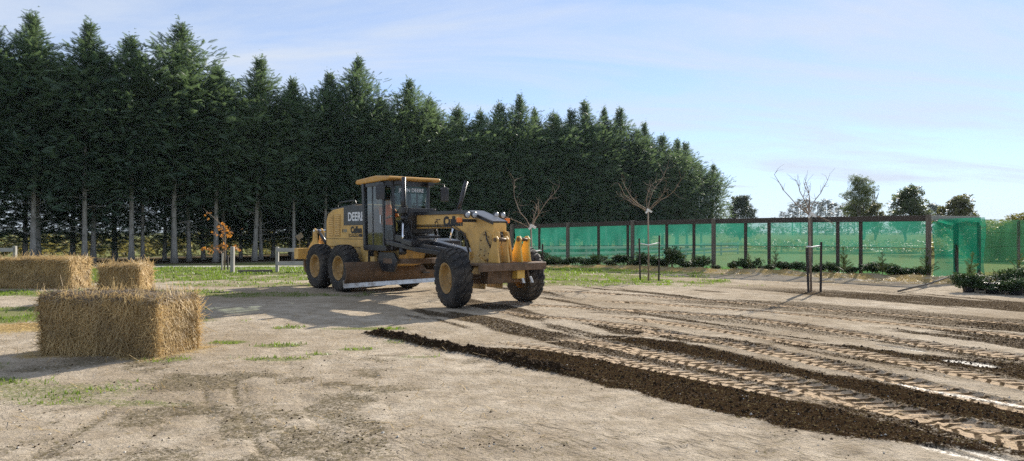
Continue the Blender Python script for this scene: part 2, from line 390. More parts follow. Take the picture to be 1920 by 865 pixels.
# scuffed ruts in the near ground and old wheel lines towards the bales
def groove(pix, w):
    c, y0, y1 = curve_xy(pix, 2); fx = np.polyval(c, np.clip(Y, y0, y1)); return np.exp(-((X - fx) / w) ** 2) * sstep(y0 - .3, y0 + .2, Y) * (1 - sstep(y1 - .3, y1 + .4, Y))
ruts = np.zeros_like(X)
for pix, w, a in [([(378, 700), (388, 750), (392, 790)], .035, .8), ([(440, 712), (452, 770), (500, 860)], .04, 1), ([(462, 715), (480, 780), (540, 860)], .03, .7), ([(560, 730), (600, 800), (660, 865)], .035, .5),
                  ([(690, 690), (720, 740), (780, 865)], .03, .4), ([(250, 745), (180, 790), (60, 862)], .06, .8), ([(330, 770), (270, 830), (230, 865)], .04, .5), ([(520, 640), (560, 720), (640, 830)], .05, .35)]:
    ruts = np.maximum(ruts, groove(pix, w) * a * (0.4 + 0.9 * fbm(X * 5, Y * 5, 65, 2)))
scuff = sstep(0.52, 0.7, fbm(X * 2.2 + Y * 1.3, Y * 6.5 - X * 4.0, 66, 4)) * sstep(6.4, 5.5, Y) * sstep(-3.8, -2.0, X) * sstep(3.4, 2.2, X)
scf = sstep(6.9, 5.6, Y) * sstep(-4.5, -2.4, X) * sstep(3.6, 2.0, X) * (0.25 + sstep(.42, .62, fbm(X * .9, Y * 1.3, 140, 3))); scf = np.clip(scf, 0, 1); scuff = scuff * .5
damp = np.maximum(ruts * 0.9, scuff * .6)
mess = sstep(0.40, 0.62, fbm(X * 0.6, Y * 0.8, 67, 5)) * sstep(0.36, 0.60, fbm(X * 2.2 + Y * 0.7, Y * 2.6 - X * 0.8, 167, 5)) * sstep(2.2, -1.4, X) * sstep(12.5, 8.5, Y)
damp = np.clip(np.maximum(damp, mess * 0.66), 0, 1) * near * (1 - soil)
zt += near * (-0.022 * ruts + scuff * (fbm(X * 3 + Y * 2, Y * 14 - X * 8, 68, 2) - 0.5) * 0.07)
zt += near * ((fbm(X * 0.45, Y * 0.45, 69, 3) - 0.5) * 0.05 + (fbm(X * 5, Y * 5, 70, 3) - 0.5) * 0.018 * (1 - pad * 0.7))
grass = grass_mask(X, Y) * (1 - soil)
fu, fn = fence_coords(X, Y)
# straw mulch bed along the net fence
mul = sstep(-0.3, 0.1, fn) * (1 - sstep(1.7, 2.5, fn + (fbm(X * 1.2, Y * 1.2, 90, 3) - 0.5) * 1.4)) * sstep(-8, -5, fu) * (1 - sstep(21, 24, fu))
mul2 = blob(X, Y, 12.3, 22.5, 3.0, 1.1, 92) * 0.6
straw = np.clip(np.maximum(mul * (0.45 + 0.7 * sstep(.35, .6, fbm(X * 2.4, Y * 2.4, 91, 4))), mul2 * sstep(0.45, .6, fbm(X * 2, Y * 2, 95, 3))), 0, 1)
zt += np.where(fu > -7, 1, 0) * (np.exp(-((fn - 1.0) / 0.6) ** 2) * 0.15 * (0.5 + fbm(X * 1.5, Y * 1.5, 93, 3))) * sstep(-7, -4, fu) * (1 - sstep(21, 24, fu))
for (bx, by, bl, bd, bh, yaw) in BALES:
    ca, sa = math.cos(yaw), math.sin(yaw); u = (X - bx) * ca + (Y - by) * sa; w = -(X - bx) * sa + (Y - by) * ca
    dd = np.maximum(np.abs(u) - bl / 2, 0) ** 2 + np.maximum(np.abs(w) - bd / 2, 0) ** 2
    straw = np.maximum(straw, 0.62 * (1 - sstep(0.0, 0.42, np.sqrt(dd) + (fbm(X * 2.2, Y * 2.2, 94, 4) - .5) * .8)))
straw = np.maximum(straw, 0.95 * blob(X, Y, -8.6, 11.7, 1.5, 0.75, 96, 0.5))
straw *= (1 - soil)
grass = grass * (1 - straw)
# wet glints
wet = np.zeros_like(X)
for (px, py, rx, ry) in [(1822, 682, .35, .12), (1700, 722, .5, .05), (1790, 738, .5, .05), (1880, 753, .5, .06), (1770, 845, .3, .05), (1860, 856, .35, .05), (1700, 655, .5, .05)]:
    gx, gy = G(px, py); u = (X - gx) * math.cos(-1.0) + (Y - gy) * math.sin(-1.0); w = -(X - gx) * math.sin(-1.0) + (Y - gy) * math.cos(-1.0)
    wet = np.maximum(wet, 1 - sstep(0.5, 1.2, np.sqrt((u / rx) ** 2 + (w / (ry * 1.4)) ** 2) + (fbm(X * 5, Y * 5, 97, 3) - .5) * .8))
zt = zt * (1 - wet * .85) - wet * 0.012
wet = wet * .8; wet_haze = graded_area * sstep(0.55, 0.75, fbm(gs * 0.35, gt * 2.0, 98, 4)) * 0.3
wet = np.clip(np.maximum(wet, wet_haze * (1 - soil)), 0, 1)
# beyond: gravel lane, needle litter under the belt, paddock grass
BU = np.array((43.8, 38.0)) / np.hypot(43.8, 38.0); BN = np.array((BU[1], -BU[0]))        # belt direction and its yard side
B0 = np.array((-27.9, 42.0))
bn = (X - B0[0]) * BN[0] + (Y - B0[1]) * BN[1]; bu = (X - B0[0]) * BU[0] + (Y - B0[1]) * BU[1]
lane = sstep(34.0, 34.8, Y + (fbm(X * .2, Y * .2, 99, 2) - .5)) * (1 - sstep(37.2, 38.2, Y)) * (1 - sstep(-4, 0, X)) * np.where(Y > 30, 1, 0)
litter = sstep(3.4, 1.0, bn + (fbm(X * .3, Y * .3, 100, 3) - .5) * 3) * sstep(-14.5, -12.0, bn) * sstep(76, 70, bu)
paddock = np.clip(np.maximum(sstep(-0.2, -2.0, fn) * sstep(18, 22, Y), np.maximum(sstep(25.5, 29, Y + (fbm(X * .4, Y * .4, 101, 3) - .5) * 3) * (X < 14), sstep(60, 90, np.hypot(X, Y)))), 0, 1)
paddock = np.maximum(paddock, sstep(-13, -17, X) * sstep(3, 8, Y) * .8) * (1 - straw)
grass = np.clip(np.maximum(grass, paddock * .9) * (1 - lane) * (1 - litter), 0, 1)
Z = H(X, Y) + zt
nx, ny = len(xs), len(ys)
ii = np.arange(nx * ny).reshape(ny, nx)
faces = np.stack([ii[:-1, :-1].ravel(), ii[:-1, 1:].ravel(), ii[1:, 1:].ravel(), ii[1:, :-1].ravel()], 1)

m = M('ground_soil'); p = m.pos()
A = {k: m.attr(k) for k in ('soil', 'pad', 'grass', 'straw', 'wet', 'damp', 'lane', 'litter', 'tph', 'tt', 'scuff')}
fine = m.noise(26, 8, 0.7, p); mid = m.noise(3.2, 6, 0.62, p); big = m.noise(0.35, 4, 0.55, p); crumb = m.noise(70, 3, 0.6, p)
vor = m.n('ShaderNodeTexVoronoi', {'Scale': 34.0, 'Randomness': 1.0}); m.t.links.new(p, vor.inputs['Vector']); vd = vor.outputs['Distance']
def sharp(a, w=0.22, amt=0.9):
    # break the edge of a mask up with fine noise
    q = m.math('ADD', a, m.math('MULTIPLY', m.math('SUBTRACT', fine, 0.5), amt * 2.2)); q = m.math('ADD', q, m.math('MULTIPLY', m.math('SUBTRACT', crumb, .5), amt * 1.2))
    nd = m.n('ShaderNodeMapRange', {'From Min': 0.5 - w, 'From Max': 0.5 + w}); m.set(nd.inputs['Value'], q); nd.clamp = True; nd.interpolation_type = 'SMOOTHSTEP'
    return nd.outputs[0]
base = m.mix(m.ramp(mid, [(0.3, (0, 0, 0)), (0.7, (1, 1, 1))]), (0.30, 0.245, 0.18), (0.53, 0.455, 0.36))
base = m.mix(m.math('MULTIPLY', m.ramp(big, [(0.40, (0, 0, 0)), (0.62, (1, 1, 1))]), 0.62), base, (0.25, 0.195, 0.135))
flecks = m.math('MULTIPLY', m.ramp(m.noise(48, 5, 0.75, m.mapping(p, (1, 0.8, 1))), [(0.56, (0, 0, 0)), (0.64, (1, 1, 1))]), m.ramp(m.noise(1.3, 4, 0.6, p), [(0.38, (0.12, 0.12, 0.12)), (0.66, (1, 1, 1))]))
base = m.mix(m.math('MULTIPLY', flecks, 0.8), base, (0.055, 0.042, 0.03))
base = m.mix(m.math('MULTIPLY', sharp(A['damp'], .3, 1.3), 0.78), base, m.mix(m.noise(1.1, 3, .6, p), (0.05, 0.036, 0.024), (0.105, 0.09, 0.045)))
stk = m.n('ShaderNodeMapping', {'Scale': (2.2, 26.0, 1.0)}); m.t.links.new(m.mapping(p, (1, 1, 1), (0, 0, R(46))), stk.inputs[0])
streak = m.ramp(m.noise(1.0, 5, .68, stk.outputs[0]), [(.55, (0, 0, 0)), (.63, (1, 1, 1))])
base = m.mix(m.math('MULTIPLY', m.math('MULTIPLY', streak, A['scuff']), .62), base, (0.035, 0.028, 0.02))
# lug prints: ridges of dark soil squeezed up between the pads, their shadows painted into the dark colour too, worked out from the track's own length and width coordinates
ta = m.math('ABSOLUTE', A['tt'])
ph = m.math('ADD', A['tph'], m.math('ADD', m.math('MULTIPLY', ta, 2.6), m.math('MULTIPLY', m.math('GREATER_THAN', A['tt'], 0.0), 0.5)))
ph = m.math('ADD', ph, 0.70)
ph = m.math('FRACT', m.math('ADD', ph, m.math('MULTIPLY', m.math('SUBTRACT', fine, .5), .34)))
tri = m.math('ABSOLUTE', m.math('SUBTRACT', ph, 0.5))
barw = m.math('ADD', 0.185, m.math('MULTIPLY', m.math('SUBTRACT', mid, .5), .35))
lug = m.ramp(m.math('SUBTRACT', barw, tri), [(0.0, (0, 0, 0)), (0.055, (1, 1, 1))])
cen = m.ramp(m.math('SUBTRACT', 0.030, m.math('ADD', ta, m.math('MULTIPLY', m.math('SUBTRACT', fine, .5), .06))), [(0.0, (0, 0, 0)), (0.012, (.8, .8, .8))])
lug = m.math('MULTIPLY', lug, m.ramp(m.noise(2.1, 4, .65, p), [(.32, (.5, .5, .5)), (.48, (1, 1, 1))]))
lug = m.math('MULTIPLY', m.math('MAXIMUM', lug, cen), m.ramp(A['pad'], [(.12, (0, 0, 0)), (.45, (1, 1, 1))]))
base = m.mix(m.math('MULTIPLY', m.ramp(A['pad'], [(.1, (0, 0, 0)), (.6, (1, 1, 1))]), 0.85), base, m.mix(fine, (0.42, 0.30, 0.19), (0.58, 0.445, 0.31)))
dark = m.mix(crumb, (0.011, 0.0065, 0.0033), m.mix(fine, (0.024, 0.014, 0.0075), m.mix(mid, (0.055, 0.034, 0.019), (0.115, 0.075, 0.044))))
base = m.mix(m.math('MAXIMUM', sharp(A['soil'], .26, 1.15), m.math('MULTIPLY', lug, .93)), base, dark)
gcol = m.mix(m.noise(5, 5, .7, p), m.mix(big, (0.06, 0.085, 0.02), (0.11, 0.15, 0.03)), m.mix(mid, (0.16, 0.19, 0.055), (0.22, 0.20, 0.10)))
base = m.mix(m.math('MULTIPLY', sharp(A['grass'], .35, 1.2), 0.92), base, gcol)
st_n = m.noise(30, 4, 0.7, m.mapping(p, (1, 3, 1), (0, 0, .6)))
base = m.mix(sharp(A['straw'], .25, 1.2), base, m.mix(m.ramp(st_n, [(.38, (0, 0, 0)), (.62, (1, 1, 1))]), (0.14, 0.09, 0.035), (0.62, 0.46, 0.20)))
base = m.mix(sharp(A['lane'], .3, .8), base, m.mix(fine, (0.30, 0.29, 0.27), (0.5, 0.48, 0.45)))
base = m.mix(sharp(A['litter'], .4, .8), base, m.mix(mid, (0.045, 0.033, 0.022), (0.09, 0.07, 0.04)))
wetm = m.math('MULTIPLY', sharp(A['wet'], .35, 1.3), m.ramp(A['wet'], [(.15, (0, 0, 0)), (.6, (1, 1, 1))]))
base = m.mix(m.math('MULTIPLY', wetm, 0.35), base, (0.10, 0.085, 0.07))
rough = m.math('SUBTRACT', 0.88, m.math('MULTIPLY', wetm, 0.22))
patch = m.ramp(m.noise(.9, 3, .6, p), [(.35, (.12, .12, .12)), (.65, (1, 1, 1))])
hgt = m.math('ADD', m.math('MULTIPLY', m.noise(11, 8, .72, p, .6), 1.3), m.math('ADD', m.math('MULTIPLY', m.math('MULTIPLY', fine, patch), 0.7), m.math('MULTIPLY', lug, .55)))
hgt = m.math('MULTIPLY', hgt, m.math('SUBTRACT', 1.0, m.math('MULTIPLY', wetm, 0.85)))
hgt = m.math('MULTIPLY', hgt, m.math('SUBTRACT', 1.0, m.math('MULTIPLY', A['pad'], .4)))
nrm = m.bump(hgt, 0.8, 0.04)
MAT_GROUND = m.done(m.bsdf(color=base, rough=rough, normal=nrm, spec=m.math('ADD', 0.0, m.math('MULTIPLY', wetm, .2))))
gme = np_mesh('ground', np.stack([X.ravel(), Y.ravel(), Z.ravel()], 1), faces, MAT_GROUND, True)
for k, arr in (('soil', soil), ('pad', pad), ('grass', grass), ('straw', straw), ('wet', wet), ('damp', damp), ('lane', lane), ('litter', litter), ('tph', tph), ('tt', tt), ('scuff', scf)):
    a = gme.attributes.new(k, 'FLOAT', 'POINT'); a.data.foreach_set('value', np.ascontiguousarray(arr.ravel(), np.float32))
ground = tag(link('ground', gme), 'graded yard of pale dirt with dark soil and tyre tracks', None, None, 'structure')
from bisect import bisect_right
def ground_z(x, y):
    i = min(max(bisect_right(xs, x) - 1, 0), nx - 2); j = min(max(bisect_right(ys, y) - 1, 0), ny - 2)
    a = (x - xs[i]) / (xs[i + 1] - xs[i]); b = (y - ys[j]) / (ys[j + 1] - ys[j])
    return float((Z[j, i] * (1 - a) + Z[j, i + 1] * a) * (1 - b) + (Z[j + 1, i] * (1 - a) + Z[j + 1, i + 1] * a) * b)
def grid_at(arr, x, y):
    i = np.clip(np.searchsorted(xs, x) - 1, 0, nx - 2); j = np.clip(np.searchsorted(ys, y) - 1, 0, ny - 2); return arr[j, i]

# ================================================================ SHELTER BELT
MAT_CYP = foliage('cypress_foliage', (0.044, 0.088, 0.064), (0.14, 0.20, 0.118), 0.38, 0.7)
def bark_mat(name, c1, c2):
    m = M(name); o = m.obj(); n1 = m.noise(1.0, 5, 0.65, m.mapping(o, (9, 9, 1.6))); n2 = m.noise(1.4, 3, 0.5, o)
    cc = m.mix(m.ramp(n1, [(0.35, (0, 0, 0)), (0.65, (1, 1, 1))]), c1, c2); cc = m.mix(m.math('MULTIPLY', n2, 0.45), cc, (0.10, 0.11, 0.07))
    return m.done(m.bsdf(color=cc, rough=0.9, normal=m.bump(n1, 0.6, 0.03)))
MAT_BARK = bark_mat('conifer_bark', (0.24, 0.21, 0.18), (0.52, 0.48, 0.43))
MAT_BARK2 = bark_mat('broadleaf_bark', (0.09, 0.07, 0.05), (0.25, 0.21, 0.16))

def frond_template(kind):
    """a feathered spray: spine along +x, leaflets both sides; returns verts, tris"""
    v = []; f = []
    if kind == 'cypress':
        n = 7
        for i in range(n):
            t = (i + 0.4) / n; L = 0.40 * (1 - t) ** 0.7 + 0.10
            for sgn in (-1, 1):
                b = len(v); x0 = t * 0.9; w = 0.05
                v += [(x0 - w, 0, 0.02), (x0 + w, 0, 0.02), (x0 + L * 0.8, sgn * L * 0.62, -0.05 - 0.07 * t)]
                f.append((b, b + 1, b + 2))
        b = len(v); v += [(0, -0.03, 0), (0, 0.03, 0), (1.08, 0, -0.10)]; f.append((b, b + 1, b + 2))
    elif kind == 'leaf':          # a twig with broad leaves
        for i in range(5):
            t = i / 5; a = (i % 2 * 2 - 1) * 0.9 + random.uniform(-.3, .3); L = 0.42; w = 0.13
            d = np.array((math.cos(a), math.sin(a), random.uniform(-.4, .3))); q = np.array((-math.sin(a), math.cos(a), 0.2)); o = np.array((t * 0.7, 0, 0)); b = len(v)
            v += [tuple(o), tuple(o + d * L * .5 + q * w), tuple(o + d * L), tuple(o + d * L * .5 - q * w)]; f += [(b, b + 1, b + 2), (b, b + 2, b + 3)]
    elif kind == 'euc':           # hanging narrow leaves
        for i in range(7):
            t = i / 7; b = len(v); y = random.uniform(-.35, .35); v += [(t - .05, y, 0), (t + .05, y, 0), (t + random.uniform(-.1, .2), y * 1.4, -0.5)]; f.append((b, b + 1, b + 2))
    return np.array(v), np.array(f)
def place_fronds(tpl, pos, direc, scale, roll=None, flat=0.0):
    """copies of the template at pos, its x along direc, rolled; returns verts, faces"""
    tv, tf = tpl; n = len(pos)
    d = direc / np.linalg.norm(direc, axis=1, keepdims=True)
    up = np.tile(np.array((0, 0, 1.0)), (n, 1)); up += rng.normal(0, 0.25, (n, 3))
    y = np.cross(up, d); y /= np.linalg.norm(y, axis=1, keepdims=True) + 1e-9; z = np.cross(d, y)
    if roll is not None:
        c, s_ = np.cos(roll)[:, None], np.sin(roll)[:, None]; y, z = y * c + z * s_, z * c - y * s_
    w = pos[:, None, :] + (tv[None, :, 0:1] * d[:, None, :] + tv[None, :, 1:2] * y[:, None, :] + tv[None, :, 2:3] * z[:, None, :]) * scale[:, None, None]
    f = tf[None] + (np.arange(n) * len(tv))[:, None, None]
    return w.reshape(-1, 3), f.reshape(-1, tf.shape[1])
def conifer_meshes(seed, height, base, rad, nb, lean):
    global rng
    rng = np.random.default_rng(seed); tpl = frond_template('cypress')
    pos = []; dr = []; sca = []; tap0 = rng.uniform(.42, .58); tap1 = rng.uniform(1.05, 1.35)
    # boughs: each rises from the stem, arches out and carries sprays along its outer part
    for b in range(nb):
        u = (b + rng.random()) / nb; h = base + (height - base) * (u ** 0.92)
        rel = (h - base) / (height - base)
        r = rad * min(1.0, 0.80 + rel * 1.2) * (1 - max(0, (rel - tap0)) / (1.01 - tap0)) ** tap1 if rel < 1.0 else 0.1
        r = max(r, 0.14) * rng.uniform(0.55, 1.18)
        a = b * 2.39996 + rng.normal(0, 0.35); rise = 0.40 + 0.9 * rel + rng.normal(0, 0.22)
        k = 6 + int(6 * r / rad)
        for t in np.linspace(0.16, 1.0, k):
            q = np.array((math.cos(a) * r * t, math.sin(a) * r * t, h + r * (rise * t - 0.42 * t * t) + (0.10 if t < .9 else -0.02)))
            q[:2] += np.clip(rng.normal(0, 0.10 + 0.07 * r, 2), -.4, .4); q[2] += np.clip(rng.normal(0, 0.22), -.45, .45)
            tw = a + rng.normal(0, 0.75)
            pos.append(q); dr.append((math.cos(tw), math.sin(tw), rise * 0.75 - 0.45 * t + rng.normal(0, 0.38))); sca.append(rng.uniform(0.36, 0.72) * (0.75 + 0.25 * r / rad) * (1.0 if rel < 0.8 else 0.72))
    # leader shoots with small nodding sprays
    lead = [(0, 0, 0.0)] + [(rng.normal(0, .18), rng.normal(0, .18), -rng.uniform(.7, 1.7)) for _ in range(3)]
    for (lx, ly, lz) in lead:
        top = height + lz + .5; lb = 2.4
        for t in np.linspace(0, 1, 12):
            for _ in range(4 if t < .7 else 3):
                a = rng.uniform(0, 6.283); pos.append(np.array((lx + lean[0] * t * t * .5 + rng.normal(0, .03), ly + lean[1] * t * t * .5, top - lb + lb * t * 1.15)))
                dr.append((math.cos(a) + lean[0], math.sin(a) + lean[1], 0.9 - 0.5 * t)); sca.append(0.36 * (1.1 - t) + 0.09)
    v, f = place_fronds(tpl, np.array(pos), np.array(dr, float), np.array(sca), rng.normal(0, 0.5, len(pos)))
    crown = np_mesh('crown', v, f, MAT_CYP)
    mb = MB(); n = 9; bend = rng.normal(0, 0.10, 2)
    pts = [(bend[0] * math.sin(3 * i / n), bend[1] * math.sin(2.2 * i / n), -0.3 + (height + 0.6) * i / n) for i in range(n + 1)]
    mb.tube(pts, [0.16 * (1 - 0.88 * i / n) + (0.07 if i == 0 else 0) for i in range(n + 1)], 9)
    for _ in range(11):         # dead snags low on the stem
        h = rng.uniform(1.6, base + 1.0); a = rng.uniform(0, 6.283); L = rng.uniform(.25, 1.5); q = Vector((0, 0, h)); e = q + Vector((math.cos(a), math.sin(a), rng.uniform(-.05, .5))) * L
        mb.tube([q, (q + e) / 2 + Vector((0, 0, .05 * L)), e], [0.026, 0.018, 0.006], 5)
    return crown, mb.mesh('trunk', MAT_BARK)
CYP = [conifer_meshes(100 + i, hh, bb, 3.0, 600, ln) for i, (hh, bb, ln) in enumerate([(14.6, 4.1, (.5, .2)), (13.2, 3.8, (-.4, .3)), (13.9, 3.7, (.3, -.5)), (12.9, 4.0, (.7, 0)), (14.0, 4.3, (-.5, -.2)), (13.6, 2.5, (.4, .4)), (13.0, 2.3, (-.5, .2)), (14.0, 2.7, (.2, -.4)), (12.6, .9, (.3, .1))])]
def conifer(u, n, var, label, group, s=1.0):
    x, y = B0 + BU * u - BN * n
    r = empty('conifer_tree', (x, y, Hf(x, y) - 0.02), random.uniform(0, 6.283)); w_ = random.uniform(.84, 1.16); r.scale = (s * w_, s * w_ * random.uniform(.95, 1.05), s); r.rotation_euler.x = R(random.gauss(0, 1.1)); r.rotation_euler.y = R(random.gauss(0, 1.1))
    if u > 30 or (n > 2 and var < 3): var = 5 + var % 3
    if n > 4: var = 8       # boughs hang lower along the far half of the belt
    cr, tr = CYP[var]; link('crown', cr, r); link('trunk', tr, r)
    return tag(r, label, 'conifer', group)
TRUNK_PX = [62, 160, 248, 328, 405, 478, 548]
def belt_u(px):         # where the sight line of a pixel crosses the belt's front row
    k = (px - 960) / F_PX; return (k * B0[1] - B0[0]) / (BU[0] - k * BU[1])
front = [belt_u(q) for q in (-160, -45)] + [belt_u(q) for q in TRUNK_PX]
us = front[-1]
while us < belt_u(1318): us += 2.62 + random.uniform(-.22, .22); front.append(us)
SKY_PX = [-200, 50, 200, 320, 390, 460, 540, 600, 720, 870, 1000, 1100, 1200, 1250, 1300, 1350]; SKY_Y = [0, 22, 36, 82, 102, 116, 128, 135, 162, 186, 203, 200, 228, 246, 280, 320]
def heights(u):         # tree heights along the belt, as a share of the 14 m model
    q = B0 + BU * u; px = 960 + F_PX * q[0] / q[1]
    return ((HZ - np.interp(px, SKY_PX, SKY_Y)) / F_PX * q[1] + CAM_H - Hf(*q)) / 14.0
k = 0
for i, u in enumerate(front):
    lab = f'tall dark conifer in the front row of the belt, {ORD[i - 2]} trunk from the left' if i >= 2 else ('tall conifer of the front row cut by the left picture edge' if i == 1 else 'conifer standing just past the left picture edge')
    conifer(u, random.uniform(-.25, .25), i % 5 if i % 3 else (i * 2 + 1) % 5, lab, 'front row of the shelter belt', heights(u) * random.uniform(.93, 1.06))
for row, (nn, step, u0, u1) in enumerate([(2.9, 2.75, -4, 70), (5.8, 2.9, -8, 66), (8.6, 3.3, 12, 64)]):
    u = u0 + random.random()
    while u < u1:
        conifer(u, nn + random.uniform(-.4, .4), random.randrange(5), 'dark conifer half hidden in the rows behind the front of the belt', 'back rows of the shelter belt', heights(u + 1) * random.uniform(.9, 1.0))
        u += step + random.uniform(-.35, .35)

# sunlit scrub on the far side of the belt, seen between the stems
def scatter_leaves(name, mat, blobs, n, size, seed, tplk='leaf'):
    g = np.random.default_rng(seed); pos = []; 
    tot = sum(b[3] * b[4] * b[5] for b in blobs)
    for (x, y, z, rx, ry, rz) in blobs:
        m_ = max(8, int(n * rx * ry * rz / tot)); q = g.normal(0, 1, (m_, 3)); q /= np.linalg.norm(q, axis=1, keepdims=True); q *= (g.random((m_, 1)) ** 0.45)
        pos.append(q * np.array((rx, ry, rz)) + np.array((x, y, z)))
    pos = np.concatenate(pos); d = g.normal(0, 1, (len(pos), 3)); d[:, 2] = np.abs(d[:, 2]) * .5
    v, f = place_fronds(frond_template(tplk), pos, d, g.uniform(.6, 1.4, len(pos)) * size, g.uniform(-1, 1, len(pos)))
    return np_mesh(name, v, f, mat)
MAT_SCRUB = foliage('scrub_leaves', (0.09, 0.095, 0.03), (0.26, 0.22, 0.09), 0.4, 0.5)
bl = []
for i in range(46):
    u = -14 + i * 1.25; q = B0 + BU * u - BN * (15.5 + random.uniform(-1.6, 3)); h = random.uniform(.8, 1.5)
    bl.append((q[0], q[1], Hf(*q) + h * .8, random.uniform(.8, 1.5), random.uniform(.8, 1.5), h))
tag(link('undergrowth', scatter_leaves('undergrowth', MAT_SCRUB, bl, 9000, .42, 5)), 'sunlit straggly scrub glimpsed between the trunks of the belt', 'undergrowth', None, 'stuff')

# ================================================================ FAR TREES
def branchy(mb, p, d, L, r, depth, g, spread=.55, droop=0.0, segs=3, tips=None, n=6, ratio=.66, kids=(2, 3)):
    pts = [Vector(p)]; q = Vector(p); dd = Vector(d).normalized()
    for i in range(segs):
        dd = (dd + Vector(g.normal(0, .10, 3)) + Vector((0, 0, .05 - droop))).normalized(); q = q + dd * L / segs; pts.append(q.copy())
    mb.tube(pts, [r * (1 - .45 * i / segs) for i in range(segs + 1)], n, cap=False)
    if tips is not None and depth <= 1: tips.extend([tuple(x) for x in pts[1:]])
    if depth == 0: return
    for c in range(int(g.integers(kids[0], kids[1] + 1))):
        a = g.uniform(0, 6.283); ax = dd.orthogonal().normalized(); ax = (Matrix.Rotation(a, 3, dd) @ ax)
        nd = (dd * math.cos(spread) + ax * math.sin(spread)).normalized(); nd = (nd + Vector((0, 0, .12))).normalized()
        i = int(g.integers(max(1, segs - 1), segs + 1)) if c else segs
        branchy(mb, pts[i], nd, L * ratio * g.uniform(.8, 1.15), r * .58, depth - 1, g, spread, droop, segs, tips, max(4, n - 1), ratio, kids)
def broad_tree(name, px, d, h, w, seed, mat, label, cat='tree', trunk_frac=.3, leaf=.5, n=1500, tplk='leaf', group=None, lobes=9, tall=False):
    g = np.random.default_rng(seed); x, y = P(px, d); z0 = Hf(x, y); root = empty(name, (x, y, z0)); mb = MB(); tips = []
    branchy(mb, (0, 0, -.2), (g.normal(0, .04), g.normal(0, .04), 1), h * trunk_frac + .2, h * .022 + .04, 3, g, .5 if not tall else .38, 0, 3, tips, 7, .72)
    mb.build('trunk', MAT_BARK2, root, recalc=False)
    bl = []
    for i in range(lobes):
        t = (i + .5) / lobes; a = i * 2.4 + g.uniform(-.5, .5); zz_ = h * (trunk_frac + (1 - trunk_frac) * (.08 + .84 * t)); rr = w / 2 * math.sqrt(max(.12, 1 - (2 * t - .85) ** 2)) * .62
        s_ = w * g.uniform(.17, .27); bl.append((math.cos(a) * rr, math.sin(a) * rr, zz_, s_, s_, s_ * g.uniform(.65, .95)))
    link('crown', scatter_leaves('crown', mat, bl, n, leaf, seed, tplk), root)
    return tag(root, label, cat, group)
MAT_EUC = foliage('gum_leaves', (0.05, 0.075, 0.035), (0.14, 0.17, 0.075), .3, .6)
MAT_BROAD = foliage('broad_leaves', (0.045, 0.06, 0.025), (0.15, 0.15, 0.06), .3, .6)
MAT_PINE = foliage('pine_needles', (0.03, 0.05, 0.03), (0.07, 0.09, 0.05), .2, .4)
MAT_HEDGE = foliage('hedge_leaves', (0.07, 0.085, 0.025), (0.22, 0.20, 0.075), .4, .8)
broad_tree('gum_tree', 1614, 88, 9.6, 4.2, 3, MAT_EUC, 'tall slim gum tree with open crown rising beyond the net fence', trunk_frac=.3, leaf=.62, n=1500, tplk='euc', lobes=15, tall=True)
broad_tree('round_tree', 1638, 84, 5.6, 2.7, 4, MAT_BROAD, 'small olive tree tucked against the slim gum tree', leaf=.45, n=900, trunk_frac=.35)
broad_tree('spreading_tree', 1702, 80, 7.2, 4.6, 6, MAT_EUC, 'dense dark green tree with forked trunk beyond the net fence', leaf=.5, n=2600, lobes=14)
broad_tree('bushy_tree', 1796, 70, 5.9, 4.2, 8, MAT_BROAD, 'broad bushy olive tree behind the net fence corner post', leaf=.42, n=2600, lobes=14, trunk_frac=.2)
broad_tree('hazy_tree', 1390, 120, 8.8, 5.4, 9, MAT_PINE, 'bluish tree just past the end of the conifer belt', leaf=.6, n=2600, lobes=14, trunk_frac=.12)
broad_tree('distant_tree', 1750, 300, 15.5, 9, 12, MAT_PINE, 'far bluish tree between the dark green tree and bushy tree', leaf=1.4, n=900, lobes=10, trunk_frac=.15)
def pine(px, d, h, seed, i):
    g = np.random.default_rng(seed); x, y = P(px, d); root = empty('distant_pine', (x, y, Hf(x, y))); mb = MB()
    mb.tube([(0, 0, -.3), (0, 0, h * .5), (0, 0, h)], [h * .02, h * .013, .04], 6); mb.build('trunk', MAT_BARK2, root, recalc=False)
    pos = []; dr = []
    for b in range(110):
        t = g.random() ** .8; a = g.uniform(0, 6.283); r = h * .24 * (1 - t) ** .8 + .3
        for k_ in np.linspace(.35, 1, 4): pos.append((math.cos(a) * r * k_, math.sin(a) * r * k_, h * (.14 + .86 * t) - .1 * r * k_)); dr.append((math.cos(a), math.sin(a), g.normal(0.05, .3)))
    v, f = place_fronds(frond_template('cypress'), np.array(pos) + g.normal(0, .25, (len(pos), 3)), np.array(dr), g.uniform(1.2, 2.3, len(pos)) * h / 16)
    link('crown', np_mesh('crown', v, f, MAT_PINE), root)
    tag(root, f'far blue pine on the horizon, {ORD[i]} from the left of its clump', 'pine', 'far pines on the horizon')
for i, (px, d, h) in enumerate([(1450, 640, 16), (1468, 600, 20), (1486, 560, 26), (1501, 570, 29), (1516, 540, 28), (1533, 560, 27), (1548, 580, 30), (1562, 540, 25), (1577, 500, 22), (1590, 520, 25), (1602, 500, 19)]):
    pine(px, d, h, 200 + i, i)
